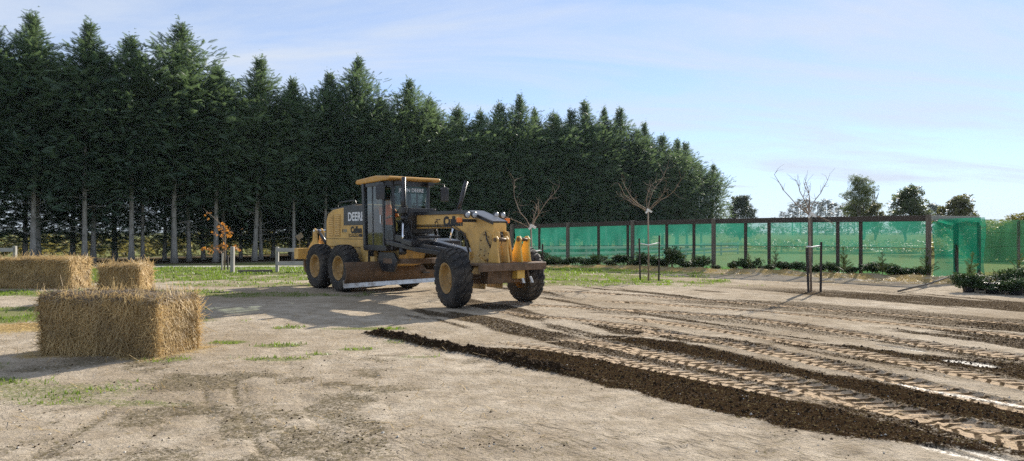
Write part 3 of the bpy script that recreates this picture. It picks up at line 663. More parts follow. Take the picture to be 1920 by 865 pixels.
# overgrown hedge beyond the right end of the yard
for i, (px, d, h, w) in enumerate([(1845, 52, 3.2, 3.6), (1876, 49, 3.5, 3.4), (1908, 47, 3.3, 3.6), (1945, 46, 3.6, 4), (1860, 60, 2.9, 4), (1800, 62, 2.2, 5)]):
    x, y = P(px, d); root = empty('hedge_bush', (x, y, Hf(x, y))); g = np.random.default_rng(300 + i)
    bl = [(g.normal(0, w * .22), g.normal(0, w * .2), h * g.uniform(.2, .72), w * .28, w * .28, h * .28) for _ in range(12)]
    link('foliage', scatter_leaves('foliage', MAT_HEDGE, bl, 2600, .34, 320 + i), root)
    mb = MB(); [mb.tube([(g.normal(0, .2), g.normal(0, .2), -.1), (g.normal(0, w * .2), g.normal(0, w * .2), h * .7)], [.05, .015], 5) for _ in range(6)]; mb.build('stem', MAT_BARK2, root, recalc=False)
    tag(root, ['olive hedge bush behind the sparse net, next to the corner net', 'tall olive hedge bush behind the sparse net', 'olive hedge bush at the right picture edge', 'olive hedge bush past the right picture edge', 'low olive hedge bush set further back behind the hedge', 'wide low bush far behind the corner post'][i], 'bush', 'overgrown hedge')
# low paddock growth behind the net fence and a far tree line that closes the horizon
bl = [(*P(px, d), .3, 5, 3, .55) for px, d in [(1420, 75), (1480, 70), (1540, 74), (1600, 68), (1660, 70), (1720, 62), (1780, 58)]]
tag(link('weeds', scatter_leaves('weeds', MAT_HEDGE, bl, 5000, .38, 44)), 'low sunlit weeds growing in the paddock behind the net', 'weeds', None, 'stuff')
bl = []
for i in range(120):
    a = R(-62 + i * 1.05); d = random.uniform(620, 760); bl.append((math.sin(a) * d, math.cos(a) * d, 2.5, random.uniform(8, 16), 8, random.uniform(4, 8)))
tag(link('far_woodland', scatter_leaves('far_woodland', MAT_PINE, bl, 9000, 3.4, 45)), 'low blue line of far woodland along the horizon', 'woodland', None, 'stuff')

# ================================================================ FENCES
MAT_RAIL = wood('dark_stained_rail', (0.075, 0.058, 0.045)); MAT_POST = wood('weathered_post', (0.16, 0.135, 0.105), (20, 20, 2))
MAT_PALE = wood('pale_fence_timber', (0.42, 0.40, 0.37), (3, 20, 20), .25); MAT_PALEPOST = wood('pale_fence_post', (0.36, 0.34, 0.30), (16, 16, 2), .3)
def net_mat(name, c, cover, sc_=220.0):
    """woven shade cloth: part of the light passes straight through the holes, part glows through the threads"""
    m = M(name); o = m.obj()
    n1 = m.noise(1.1, 4, .6, o); n2 = m.noise(14, 3, .6, m.mapping(o, (1, 1, .15)))
    cov = m.math('ADD', cover, m.math('ADD', m.math('MULTIPLY', m.math('SUBTRACT', n1, .5), .5), m.math('MULTIPLY', m.math('SUBTRACT', n2, .5), .16)), True)
    cc = m.mix(n1, tuple(q * .8 for q in c), tuple(q * 1.15 for q in c))
    d = m.n('ShaderNodeBsdfDiffuse'); m.set(d.inputs[0], cc); t = m.n('ShaderNodeBsdfTranslucent'); m.set(t.inputs[0], cc)
    mx = m.n('ShaderNodeMixShader', {0: .55}); m.t.links.new(d.outputs[0], mx.inputs[1]); m.t.links.new(t.outputs[0], mx.inputs[2])
    tr = m.n('ShaderNodeBsdfTransparent'); m2 = m.n('ShaderNodeMixShader'); m.set(m2.inputs[0], cov); m.t.links.new(tr.outputs[0], m2.inputs[1]); m.t.links.new(mx.outputs[0], m2.inputs[2])
    return m.done(m2.outputs[0])
MAT_NET_U = net_mat('shade_net_upper', (0.028, 0.19, 0.135), .62); MAT_NET_L = net_mat('shade_net_lower', (0.03, 0.20, 0.135), .42); MAT_NET_S = net_mat('shade_net_sparse', (0.06, 0.24, 0.12), .40)
MAT_NET_C = net_mat('shade_net_corner', (0.02, 0.26, 0.16), .68)
FH = 2.25
def fpt(u, n=0.0): q = FA + FU * u + FN * n; return float(q[0]), float(q[1])
def fence_u(px):
    k = (px - 960) / F_PX; return (k * FA[1] - FA[0]) / (FU[0] - k * FU[1])
nf = empty('net_fence', (*fpt(0), 0)); NFI = Matrix.Translation(nf.location).inverted()
def loc(p): return tuple(NFI @ Vector(p))
MAIN = [1742, 1521, 1340, 1188, 1067, 962]; MID = [1613, 1570, 1441, 1397, 1300, 1249, 1176, 1121, 1010]
mu = [fence_u(q) for q in MAIN]
for i, u in enumerate(mu):
    x, y = fpt(u, .10); z = Hf(x, y); mb = MB(); mb.box((0, 0, (FH + .03 - .4) / 2), (.16, .12, FH + .03 + .4), (0, 0, math.atan2(FU[1], FU[0])))
    o = mb.build('post', MAT_POST, nf, .008); o.location = loc((x, y, z + .0))
for i, px in enumerate(MID):
    u = fence_u(px); x, y = fpt(u, -.06); z = Hf(x, y); mb = MB(); mb.box((0, 0, (FH - .2 - .4) / 2), (.12, .08, FH - .2 + .4), (0, 0, math.atan2(FU[1], FU[0])))
    o = mb.build('batten_post', MAT_RAIL, nf, .006); o.location = loc((x, y, z))
for a, b in zip(mu[:-1], mu[1:]):
    pa = fpt(a, .0); pb = fpt(b, .0); mb = MB()
    mb.bar((*pa, Hf(*pa) + FH - .10 + .004 * random.random()), (*pb, Hf(*pb) + FH - .10), .06, .21); o = mb.build('top_rail', MAT_RAIL, nf, .006); o.data.transform(NFI)
    def net(n, z0, z1, name, mat, a=a, b=b):
        nu, nz = 48, 10; v = []; f = []
        for i in range(nu + 1):
            u = a + (b - a) * i / nu
            for j in range(nz + 1):
                t = j / nz; w = .05 * math.sin(u * 2.1 + t * 2) * math.sin(math.pi * t) + .022 * math.sin(u * 7.3 + t * 5) * math.sin(math.pi * t); x, y = fpt(u, n + w); v.append((x, y, Hf(x, y) + z0 + (z1 - z0) * t))
        for i in range(nu):
            for j in range(nz): q = i * (nz + 1) + j; f.append((q, q + nz + 1, q + nz + 2, q + 1))
        mb = MB(); mb.add(v, f, True); o = mb.build(name, mat, nf, recalc=False); o.data.transform(NFI)
    net(-.12, 1.08, FH - .2, 'upper_net', MAT_NET_U); net(-.105, .05, 1.10, 'lower_net', MAT_NET_L)
    mb = MB(); pa = fpt(a, -.11); pb = fpt(b, -.11); mb.tube([(*pa, Hf(*pa) + 1.09), (*pb, Hf(*pb) + 1.09)], .008, 5); o = mb.build('wire', MAT_RAIL, nf, recalc=False); o.data.transform(NFI)
tag(nf, 'long timber-framed fence hung with green shade netting behind the yard', 'fence')
# short return at the corner, its net pulled slack to a point
C1 = (18.05, 26.4); C2 = (23.5, 28.6)
rf = empty('corner_net', (*C1, 0)); RFI = Matrix.Translation(rf.location).inverted()
def quad_net(name, mat, A, B, za, zb, parent, inv, sag=.06, nu=18, nz=10, seed=1):
    v = []; f = []
    for i in range(nu + 1):
        t = i / nu; x = A[0] + (B[0] - A[0]) * t; y = A[1] + (B[1] - A[1]) * t; z0 = za[0] + (zb[0] - za[0]) * t; z1 = za[1] + (zb[1] - za[1]) * t
        for j in range(nz + 1):
            s_ = j / nz; w = sag * math.sin(t * 7 + s_ * 3 + seed) * math.sin(math.pi * s_); v.append((x + w * .4, y - w, z0 + (z1 - z0) * s_))
    for i in range(nu):
        for j in range(nz): q = i * (nz + 1) + j; f.append((q, q + nz + 1, q + nz + 2, q + 1))
    mb = MB(); mb.add(v, f, True); o = mb.build(name, mat, parent, recalc=False); o.data.transform(inv); return o
A0 = fpt(0, .0)
quad_net('net_panel', MAT_NET_C, (A0[0] + .15, A0[1] + .05), C1, (.05, FH - .2), (.1, FH - .08), rf, RFI, .09)
quad_net('net_flap', MAT_NET_C, (A0[0] + .25, A0[1] - .12), (C1[0] + .1, C1[1] - .2), (1.9, FH - .12), (.0, FH - .02), rf, RFI, .10, seed=4)
mb = MB(); px_ = (16.55, 25.45); mb.box((px_[0], px_[1], 1.0), (.14, .12, 2.3), (0, 0, .5)); o = mb.build('post', MAT_RAIL, rf, .006); o.data.transform(RFI)
mb = MB(); mb.box((C1[0], C1[1], .98), (.10, .10, 2.3), (0, 0, .5)); o = mb.build('post', MAT_POST, rf, .006); o.data.transform(RFI)
mb = MB(); mb.bar((A0[0] + .1, A0[1] + .07, FH - .08), (C1[0], C1[1], FH - .06), .05, .16); o = mb.build('top_rail', MAT_PALEPOST, rf, .005); o.data.transform(RFI)
tag(rf, 'bright green net drawn taut to the fence corner in a triangle', 'net')
sf = empty('sparse_net_fence', (*C1, 0)); SFI = Matrix.Translation(sf.location).inverted()
quad_net('net_panel', MAT_NET_S, (C1[0] + .12, C1[1] + .1), C2, (.1, FH - .1), (.1, FH - .1), sf, SFI, .05)
for t in (.42, .8): 
    q = (C1[0] + (C2[0] - C1[0]) * t, C1[1] + (C2[1] - C1[1]) * t); mb = MB(); mb.box((q[0], q[1] + .1, 1.0), (.09, .09, 2.3)); o = mb.build('post', MAT_POST, sf, .006); o.data.transform(SFI)
for z in (.55, 1.1, 1.65, 2.15):
    mb = MB(); mb.tube([(C1[0], C1[1] + .1, z), (C2[0], C2[1] + .1, z)], .006, 5); o = mb.build('wire', MAT_RAIL, sf, recalc=False); o.data.transform(SFI)
tag(sf, 'thin see-through netting on wires running off to the right', 'fence')
def rail_fence(pts, label, rails=(.36, .92), h=1.05, posts=None, first_bay=0, w=.12, rail_h=.16):
    root = empty('rail_fence', (*pts[0], Hf(*pts[0]))); inv = Matrix.Translation(root.location).inverted()
    for q in (posts or pts):
        mb = MB(); z = Hf(*q); mb.box((q[0], q[1], z + h / 2 - .15), (w, w, h + .3)); o = mb.build('post', MAT_PALEPOST, root, .008); o.data.transform(inv)
    for a, b in list(zip(pts[:-1], pts[1:]))[first_bay:]:
        for z in rails:
            mb = MB(); mb.bar((a[0], a[1] - .085, Hf(*a) + z + random.uniform(-.01, .01)), (b[0], b[1] - .085, Hf(*b) + z), .045, rail_h); o = mb.build('rail', MAT_PALE, root, .005); o.data.transform(inv)
    return tag(root, label, 'fence')
rail_fence([(-9.80, 28.5), (-7.2, 28.8), (-4.6, 29.1), (-2.0, 29.4), (.6, 29.8)], 'white two-rail timber fence ending behind the rear of the road grader')
p0 = P(-250, 29); p1 = P(-110, 29); p2 = P(28, 29.0); rail_fence([p0, p1, p2], 'pale rail fence end post behind the long bale on the left', h=1.08)
mb = MB(); q = P(436, 28.0); mb.box((0, 0, .42), (.14, .14, 1.3)); o = mb.build('gate_post', MAT_PALEPOST, None, .01); o.location = (*q, Hf(*q)); tag(o, 'lone pale timber post beside the small orange-leaved sapling', 'post')
mb = MB(); a = P(446, 28.0); b = P(511, 28.4); mb.bar((a[0], a[1], .05 + Hf(*a)), (b[0], b[1], .05 + Hf(*b)), .13, .12); o = mb.build('ground_board', MAT_POST, None, .01); tag(o, 'long board lying on the grass between two fence posts', 'board')
fp = [(-1.5, 37.0), (.5, 39.5), (2.5, 42.0), (4.9, 45.0), (7.3, 48.0), (9.7, 51.0), (12.1, 54.0), (14.5, 57.0), (16.9, 60), (19.3, 63), (22, 66.5)]
rail_fence(fp, 'white three-rail paddock fence seen through the green netting', rails=(.32, .68, 1.04), h=1.2, rail_h=.15)

# ================================================================ BARE SAPLINGS
MAT_TWIG = bark_mat('sapling_bark', (0.20, 0.14, 0.10), (0.42, 0.31, 0.23)); MAT_STAKE = wood('dark_stake', (0.045, 0.035, 0.03), (18, 18, 2)); MAT_TIE = plain('white_tie', (0.75, 0.75, 0.72), .6)
def sapling(px, d, label, stem_h, limbs, seed, stakes=None, r0=.032, tie=None):
    g = np.random.default_rng(seed); x, y = P(px, d); z = ground_z(x, y); root = empty('bare_sapling', (x, y, z)); mb = MB()
    top = (g.normal(0, .03), 0, stem_h); mb.tube([(0, 0, -.1), (g.normal(0, .02), 0, stem_h * .5), top], [r0, r0 * .85, r0 * .75], 8); mb.build('trunk', MAT_TWIG, root, recalc=False)
    for (dx, dy, dz, L) in limbs:       # each limb with its twigs
        L = L * .9; mb = MB(); p = Vector(top) - Vector((0, 0, g.uniform(0, .12))); dd = Vector((dx, dy, dz)).normalized(); pts = [p]; n = 6
        for i in range(n):
            dd = (dd + Vector(g.normal(0, .17, 3)) + Vector((0, 0, .04))).normalized(); pts.append(pts[-1] + dd * L / n)
        mb.tube(pts, [r0 * .36 * (1 - .8 * i / n) + .004 for i in range(n + 1)], 6, cap=False)
        for i in range(2, n + 1):
            for _ in range(int(g.integers(1, 4))):
                e = (dd + Vector(g.normal(0, .75, 3))).normalized(); l = L * g.uniform(.12, .36); k_ = pts[i] + e * l * .5; mb.tube([pts[i], k_, k_ + (e + Vector(g.normal(0, .35, 3))).normalized() * l * .5], [.0055, .004, .0025], 4, cap=False)
        mb.build('limb', MAT_TWIG, root, recalc=False)
    for (sx, sy, sh, lx) in stakes or []:
        mb = MB(); mb.bar((sx, sy, -.2), (sx + lx, sy, sh), .05, .05); mb.build('stake', MAT_STAKE, root, .004)
    if tie:
        mb = MB(); pts = [Vector(p) for p in tie]; mb.tube(pts, .02, 6); mb.build('tie', MAT_TIE, root, recalc=False)
    mb = MB(); mb.box((.02, -.05, stem_h - .02), (.20, .03, .07), (.2, .5, .2)); mb.box((-.05, -.05, stem_h - .05), (.16, .03, .06), (.1, -.7, .2)); mb.build('graft_tape', MAT_TIE, root)
    return tag(root, label, 'sapling', 'bare saplings planted along the yard')
sapling(1216, 23.4, 'bare staked sapling in the grass strip with upswept limbs', 2.42, [(-1, .1, .75, 1.75), (-.75, -.4, 1.0, 1.5), (-.2, .4, 1.7, 1.65), (.1, -.3, 2, 2.0), (1.0, .1, .85, 2.0), (.8, -.5, .6, 1.1), (-1.1, .5, .45, 1.2)], 4,
        [(-.30, -.1, 1.45, -.04), (.36, .05, 1.55, .02)], tie=[(-.31, -.1, 1.28), (0, -.04, 1.22), (.37, .04, 1.3)])
sapling(1521, 18.9, 'tall bare sapling with two stakes at the edge of the graded dirt', 2.16, [(-1.2, .2, .9, 1.7), (-.5, -.3, 1.5, 1.3), (-.15, .3, 2, 1.5), (.35, -.2, 2.2, 1.75), (.8, .3, 1.2, 1.35), (.9, -.3, .1, .8), (-.9, -.5, 1.5, .9)], 8,
        [(-.12, -.12, 1.22, -.06), (.28, .05, 1.38, .02)], tie=[(-.17, -.1, 1.26), (0, -.04, 1.24), (.29, .05, 1.28)])
sapling(998, 21.0, 'bare forked sapling behind the front of the road grader', 1.86, [(-.9, .1, 1.7, 2.0), (.75, .2, 1.9, 1.9), (.95, -.3, 1.0, 1.2), (-1.2, .4, .5, 1.1), (.25, .1, 1.7, .9)], 15,
        [(-.3, .1, 1.3, 0), (.32, .1, 1.3, 0)], tie=[(-.3, .1, 1.1), (0, 0, 1.08), (.32, .1, 1.1)])
sapling(2010, 13.5, 'bare sapling reaching into the picture from the right edge', 2.2, [(-1.2, .1, .85, 1.3), (-.3, .2, 1.8, 1.4), (.9, .1, 1.2, 1.3)], 21, [(-.2, 0, 1.3, 0), (.25, 0, 1.3, 0)])
# young tree that still holds orange leaves
MAT_ORANGE = foliage('autumn_leaves', (0.18, 0.06, 0.02), (0.50, 0.22, 0.05), .45, 3)
x, y = P(421, 30.4); root = empty('autumn_sapling', (x, y, ground_z(x, y))); g = np.random.default_rng(77)
mb = MB(); mb.tube([(0, 0, -.1), (.02, 0, .9), (.05, 0, 1.5), (-.18, 0, 2.05), (-.55, .1, 2.35), (-1.0, .1, 2.75)], [.035, .028, .022, .016, .011, .004], 7); mb.build('trunk', MAT_TWIG, root, recalc=False)
pos = []
for (cx, cz, rx, rz, n) in [(-.72, 2.42, .14, .08, 8), (-.05, 1.95, .30, .22, 34), (.12, 1.65, .28, .22, 30), (.08, 1.35, .22, .16, 18), (-.5, 1.62, .22, .06, 9), (-.75, .92, .22, .08, 30), (-.35, .9, .3, .09, 24), (.05, 1.0, .25, .16, 36), (.48, .98, .26, .10, 40)]:
    n = max(4, int(n * .42)); q = g.normal(0, .6, (n, 3)); pos.append(q * np.array((rx, .18, rz)) + np.array((cx, 0, cz)))
    mb = MB(); mb.tube([(.02, 0, min(cz, 1.4) - .12), (cx * .5, .02, cz - .06), (cx, 0, cz)], [.012, .008, .004], 5); mb.build('limb', MAT_TWIG, root, recalc=False)
pos = np.concatenate(pos); v, f = place_fronds(frond_template('leaf'), pos, g.normal(0, 1, (len(pos), 3)), g.uniform(.12, .22, len(pos)), g.uniform(-2, 2, len(pos)))
link('crown', np_mesh('crown', v, f, MAT_ORANGE), root)
mb = MB(); mb.bar((.13, .05, -.1), (.13, .05, .62), .05, .05); mb.build('stake', MAT_STAKE, root); mb = MB(); mb.bar((-.10, -.03, -.1), (-.08, -.03, .75), .06, .06); mb.build('stake', MAT_PALEPOST, root)
tag(root, 'small sapling with orange autumn leaves and a leaning top', 'sapling')

# ================================================================ SHRUBS AT THE NET FENCE
MAT_GLOSSY = foliage('glossy_shrub_leaves', (0.018, 0.04, 0.016), (0.06, 0.10, 0.035), .15, 3, .75)
def shrub_mesh(seed, h, w, n):
    g = np.random.default_rng(seed); bl = [(g.normal(0, w * .2), g.normal(0, w * .2), h * g.uniform(.3, .75), w * .3, w * .3, h * .3) for _ in range(7)]
    crown = scatter_leaves('foliage', MAT_GLOSSY, bl, n, .17, seed); mb = MB()
    for _ in range(5): mb.tube([(g.normal(0, .05), g.normal(0, .05), -.08), (g.normal(0, w * .2), g.normal(0, w * .2), h * .7)], [.014, .006], 5)
    return crown, mb.mesh('stem', MAT_BARK2)
SHR = [shrub_mesh(500 + i, hh, ww, 520) for i, (hh, ww) in enumerate([(.72, .95), (.6, 1.1), (.85, .85), (.5, 1.0)])]
i = 0; u = .35
us_ = []
while u < fence_u(975): us_.append(u); u += random.uniform(.48, .8)
for i, u in enumerate(reversed(us_)):
    x, y = fpt(u, .38 + random.uniform(-.12, .16)); r = empty('hedge_shrub', (x, y, ground_z(x, y)), random.uniform(0, 6.28)); s_ = random.uniform(.42, .82) * (1.3 if u > 9 else 1.0); r.scale = (s_ * 1.2, s_ * 1.2, s_ * random.uniform(.7, 1.2))
    a, b = SHR[i % 4]; link('foliage', a, r); link('stem', b, r)
    tag(r, f'glossy dark shrub at the foot of the green net, {ORD[i]} from the left', 'shrub', 'shrubs along the net fence')
MAT_SEED = foliage('seedling_needles', (0.035, 0.06, 0.02), (0.10, 0.12, 0.04), .25, 3)
def seedling_mesh(seed, h):
    g = np.random.default_rng(seed); pos = []; dr = []
    for t in np.linspace(.12, 1, 15):
        for _ in range(2): a = g.uniform(0, 6.28); pos.append((0, 0, h * t)); dr.append((math.cos(a), math.sin(a), .5 + .7 * t))
    v, f = place_fronds(frond_template('cypress'), np.array(pos, float), np.array(dr), np.array([h * (.42 * (1 - q[2] / h) + .10) for q in pos]) * g.uniform(.7, 1.2, len(pos)))
    mb = MB(); mb.tube([(0, 0, -.05), (.01, 0, h * .5), (0, 0, h)], [.014, .01, .004], 5); return np_mesh('foliage', v, f, MAT_SEED), mb.mesh('stem', MAT_BARK2)
SEED = [seedling_mesh(600, .8), seedling_mesh(601, .62), seedling_mesh(602, .95)]
for i, (px, n, v_) in enumerate([(1048, .8, 1), (1130, .8, 1), (1272, .85, 0), (1316, .9, 1), (1420, .9, 1), (1470, .95, 0), (1597, 1.0, 2), (1668, 1.0, 0), (1747, .7, 2)]):
    x, y = fpt(fence_u(px), n); x *= 1.0; r = empty('cypress_seedling', (x, y, ground_z(x, y)), random.uniform(0, 6.28)); a, b = SEED[v_]; link('foliage', a, r); link('stem', b, r)
    tag(r, f'upright cypress seedling in the mulch bed, {ORD[i]} from the left', 'seedling', 'cypress seedlings in the mulch')
for i, (px, py, v_) in enumerate([(1812, 536, 2), (1906, 540, 2)]):
    x, y = G(px, py); r = empty('cypress_seedling', (x, y, ground_z(x, y)), 1.0 + i); r.rotation_euler.x = .18; a, b = SEED[v_]; link('foliage', a, r); link('stem', b, r); r.scale = (1.05,) * 3
    tag(r, ['leaning cypress seedling in front of the corner net', 'cypress seedling behind the potted plants at the right edge'][i], 'seedling', 'cypress seedlings in the mulch')
MAT_POT = plain('black_pot_plastic', (0.012, 0.012, 0.013), .5)
for i, (px, py, s_) in enumerate([(1816, 548, 1), (1838, 545, .9), (1860, 550, 1.05), (1884, 546, .95), (1904, 552, 1.1), (1928, 549, 1)]):
    x, y = G(px, py); r = empty('potted_shrub', (x, y, ground_z(x, y) + .005)); mb = MB(); mb.lathe([(0, 0.001), (0, .13), (.02, .135), (.24, .165), (.26, .175), (.27, .175), (.27, .155), (.23, .15), (.23, .001)], 18, 'z'); mb.build('pot', MAT_POT, r)
    a, b = SHR[(i + 1) % 4]; o = link('foliage', a, r); o.location.z = .04; o.scale = (.8, .8, .5 + .35 * random.random()); o.rotation_euler.z = i; o = link('stem', b, r); o.location.z = .2; o.scale = (.6, .6, .6); r.scale = (s_,) * 3
    tag(r, f'leafy shrub in a black nursery pot, {ORD[i]} from the left', 'potted plant', 'potted shrubs at the right edge')
# pole and offcut lying on the ground by the pots
mb = MB(); a = G(1684, 551); b = G(1792, 527); mb.tube([(a[0], a[1], ground_z(*a) + .06), ((a[0] + b[0]) / 2, (a[1] + b[1]) / 2, .10), (b[0], b[1], ground_z(*b) + .12)], [.026, .03, .022], 8); o = mb.build('fallen_pole', MAT_POST, None, recalc=False); tag(o, 'grey wooden pole lying on the dirt beside the straw pile', 'pole')

# ================================================================ STRAW BALES
m = M('straw_bale'); o_ = m.obj(); n1 = m.noise(1.0, 6, .7, m.mapping(o_, (26, 26, 7))); n2 = m.noise(5, 4, .6, o_); n3 = m.noise(1.6, 2, .5, o_)
cc = m.mix(m.ramp(n1, [(.32, (0, 0, 0)), (.68, (1, 1, 1))]), (0.13, 0.075, 0.025), (0.50, 0.345, 0.14)); cc = m.mix(m.math('MULTIPLY', n2, .4), cc, (0.20, 0.125, 0.05)); cc = m.mix(m.ramp(n3, [(.5, (0, 0, 0)), (.75, (.6, .6, .6))]), cc, (0.15, 0.10, 0.05))
MAT_BALE = m.done(m.bsdf(color=cc, rough=.8, normal=m.bump(n1, .9, .04), spec=.3))
m = M('straw_stalks'); o_ = m.obj(); n1 = m.noise(7, 3, .6, o_); n2 = m.noise(60, 2, .5, o_); n3 = m.ramp(m.noise(2.3, 4, .6, o_), [(.44, (0, 0, 0)), (.70, (.6, .6, .6))]); cc = m.mix(m.ramp(n2, [(.35, (0, 0, 0)), (.65, (1, 1, 1))]), m.mix(n1, (0.26, 0.16, 0.06), (0.43, 0.285, 0.115)), (0.76, 0.58, 0.29))
cc = m.mix(n3, cc, (0.15, 0.10, 0.05))
d_ = m.bsdf(color=cc, rough=.55, spec=.4); t_ = m.n('ShaderNodeBsdfTranslucent'); m.set(t_.inputs[0], cc); mx = m.n('ShaderNodeMixShader', {0: .3}); m.t.links.new(d_, mx.inputs[1]); m.t.links.new(t_.outputs[0], mx.inputs[2]); MAT_STALK = m.done(mx.outputs[0])
m = M('weathered_straw'); o_ = m.obj(); n2 = m.noise(50, 2, .5, o_); MAT_OLDSTRAW = m.done(m.bsdf(color=m.mix(n2, (0.07, 0.05, 0.035), (0.30, 0.235, 0.16)), rough=.8))
def strands(pos, nor, tan, L, w, g):
    """thin bent ribbons lying on a surface, sticking out a little"""
    n = len(pos); b = np.cross(nor, tan); mid = pos + tan * L[:, None] * .5 + nor * (L * g.uniform(.02, .16, n))[:, None]; end = pos + tan * L[:, None] + nor * (L * g.uniform(-.05, .40, n))[:, None]
    w = w[:, None] * .5; v = np.stack([pos - b * w, pos + b * w, mid - b * w, mid + b * w, end - b * w * .6, end + b * w * .6], 1).reshape(-1, 3)
    k = (np.arange(n) * 6)[:, None]; f = np.concatenate([k + np.array([[0, 1, 3, 2]]), k + np.array([[2, 3, 5, 4]])], 0); return v, f
def bale(x, y, L, D, Hh, yaw, seed, label, n, old_top=False):
    g = np.random.default_rng(seed); root = empty('straw_bale', (x, y, ground_z(x, y) - .02), yaw); hx, hy, hz = L / 2, D / 2, Hh / 2; rad = .075
    V = []; Fc = []; NV = []
    for ax in range(3):
        for sg in (-1, 1):
            h = (hx, hy, hz); a1, a2 = (ax + 1) % 3, (ax + 2) % 3; n1_, n2_ = [max(10, int(2 * h[q] / .035)) for q in (a1, a2)]; s1, s2 = np.meshgrid(np.linspace(-1, 1, n1_), np.linspace(-1, 1, n2_))
            p = np.zeros((s1.size, 3)); p[:, ax] = sg * h[ax]; p[:, a1] = s1.ravel() * h[a1]; p[:, a2] = s2.ravel() * h[a2]
            core = np.clip(p, -np.array(h) + rad, np.array(h) - rad); nn = p - core; ln = np.linalg.norm(nn, axis=1, keepdims=True); nn = nn / np.maximum(ln, 1e-6); p = core + nn * rad
            q = p + np.array((seed, 0, 0)); fl = np.sin((p[:, 0] if L > D else p[:, 1]) * 2 * math.pi / .145 + 2.2 * fbm(q[:, 0] * 3, q[:, 2] * 3, seed, 2)); bump = (fbm(q[:, 0] * 6 + q[:, 2] * 3, q[:, 1] * 6 + q[:, 2] * 5, seed + 3, 3) - .5) * .075 + fl * .010 + (fbm(q[:, 0] * 1.6 + q[:, 2], q[:, 1] * 1.6 - q[:, 2], seed + 5, 2) - .5) * .10
            p = p + nn * bump[:, None]; b0 = sum(len(t) for t in V); V.append(p); NV.append(nn); idx = np.arange(s1.size).reshape(s1.shape) + b0
            ff = np.stack([idx[:-1, :-1].ravel(), idx[:-1, 1:].ravel(), idx[1:, 1:].ravel(), idx[1:, :-1].ravel()], 1); Fc.append(ff if sg > 0 else ff[:, ::-1])
    V = np.concatenate(V); NV = np.concatenate(NV); Fc = np.concatenate(Fc); V[:, 2] += hz; o = link('bale_body', np_mesh('bale_body', V, Fc, MAT_BALE, True), root)
    w_ = np.where(NV[:, 2] < -.5, 0, 1.0) + np.where(NV[:, 2] > .5, .6, 0); k = g.choice(len(V), n, p=w_ / w_.sum()); pos = V[k] + g.normal(0, .015, (n, 3)); nor = NV[k]
    t = g.normal(0, 1, (n, 3)); side = np.abs(nor[:, 2]) < .5; t[side, 2] = t[side, 2] * 1.7 - .5; t -= nor * (t * nor).sum(1, keepdims=True); t /= np.linalg.norm(t, axis=1, keepdims=True)
    top = (nor[:, 2] > .55); Ls = np.where(g.random(n) < .12, g.uniform(.18, .34, n), g.uniform(.05, .19, n)) * (np.where(top, .5, 1) if old_top else 1); Ws = g.uniform(.004, .0085, n) * (1.0 if y < 12 else 1.7)
    for sel, nm, mt in (((~top) if old_top else np.ones(n, bool), 'loose_straw', MAT_STALK),) + (((top, 'weathered_top', MAT_OLDSTRAW),) if old_top else ()):
        v, f = strands(pos[sel] - nor[sel] * .01, nor[sel], t[sel], Ls[sel], Ws[sel], g); o = link(nm, np_mesh(nm, v, f, mt), root); o['kind'] = 'stuff'
    return tag(root, label, 'straw bale', 'straw bales')
for b_, (lb, n_, old) in zip(BALES, [('large straw bale in front with weathered grey top', 26000, True), ('long straw bale at the left edge with sunlit top', 11000, False), ('straw bale seen end-on between the other two bales', 9000, False)]):
    bale(*b_, seed=int(abs(b_[0]) * 7) + 1, label=lb, n=n_, old_top=old)

# ================================================================ GRASS, LITTER, CLODS
MAT_GRASS = foliage('grass_blades', (0.06, 0.105, 0.016), (0.17, 0.25, 0.04), .45, 1.2, .5)
def scatter(n, x0, x1, y0, y1, arr, g, power=1.0, lo=.02):
    xx = g.uniform(x0, x1, n); yy = g.uniform(y0, y1, n); w = grid_at(arr, xx, yy); k = (g.random(n) < np.clip(w, 0, 1) ** power) & (w > lo); return xx[k], yy[k]
def zof(x, y):
    i = np.clip(np.searchsorted(xs, x) - 1, 0, nx - 2); j = np.clip(np.searchsorted(ys, y) - 1, 0, ny - 2); return Z[j, i]
g = np.random.default_rng(900); gx = []; gy = []; gh = []
clump = sstep(.34, .56, fbm(X * 2.3, Y * 2.3, 120, 3))
for (n, x0, x1, y0, y1, h) in [(60000, -8, 1, 5.4, 12.5, .045), (90000, -20, 8, 12.5, 24, .06), (90000, -26, 16, 22, 34, .075)]:
    a, b = scatter(n, x0, x1, y0, y1, grass * clump, g, 1.6, .12); gx.append(a); gy.append(b); gh.append(g.uniform(.45, 1.35, len(a)) * h)
gx = np.concatenate(gx); gy = np.concatenate(gy); gh = np.concatenate(gh); n = len(gx); az = g.uniform(0, 6.283, n); p0_ = np.stack([gx, gy, zof(gx, gy) - .006], 1)
wd = np.stack([np.cos(az), np.sin(az), np.zeros(n)], 1) * (.0045 + .0006 * gy)[:, None]; ln_ = np.stack([-np.sin(az), np.cos(az), np.zeros(n)], 1) * (gh * g.uniform(.2, 1.0, n))[:, None]; tip = p0_ + ln_; tip[:, 2] += gh
v = np.stack([p0_ - wd, p0_ + wd, tip], 1).reshape(-1, 3); tag(link('grass', np_mesh('grass', v, np.arange(3 * n).reshape(-1, 3), MAT_GRASS)), 'patchy short green grass on the dirt and along the fences', 'grass', None, 'stuff')
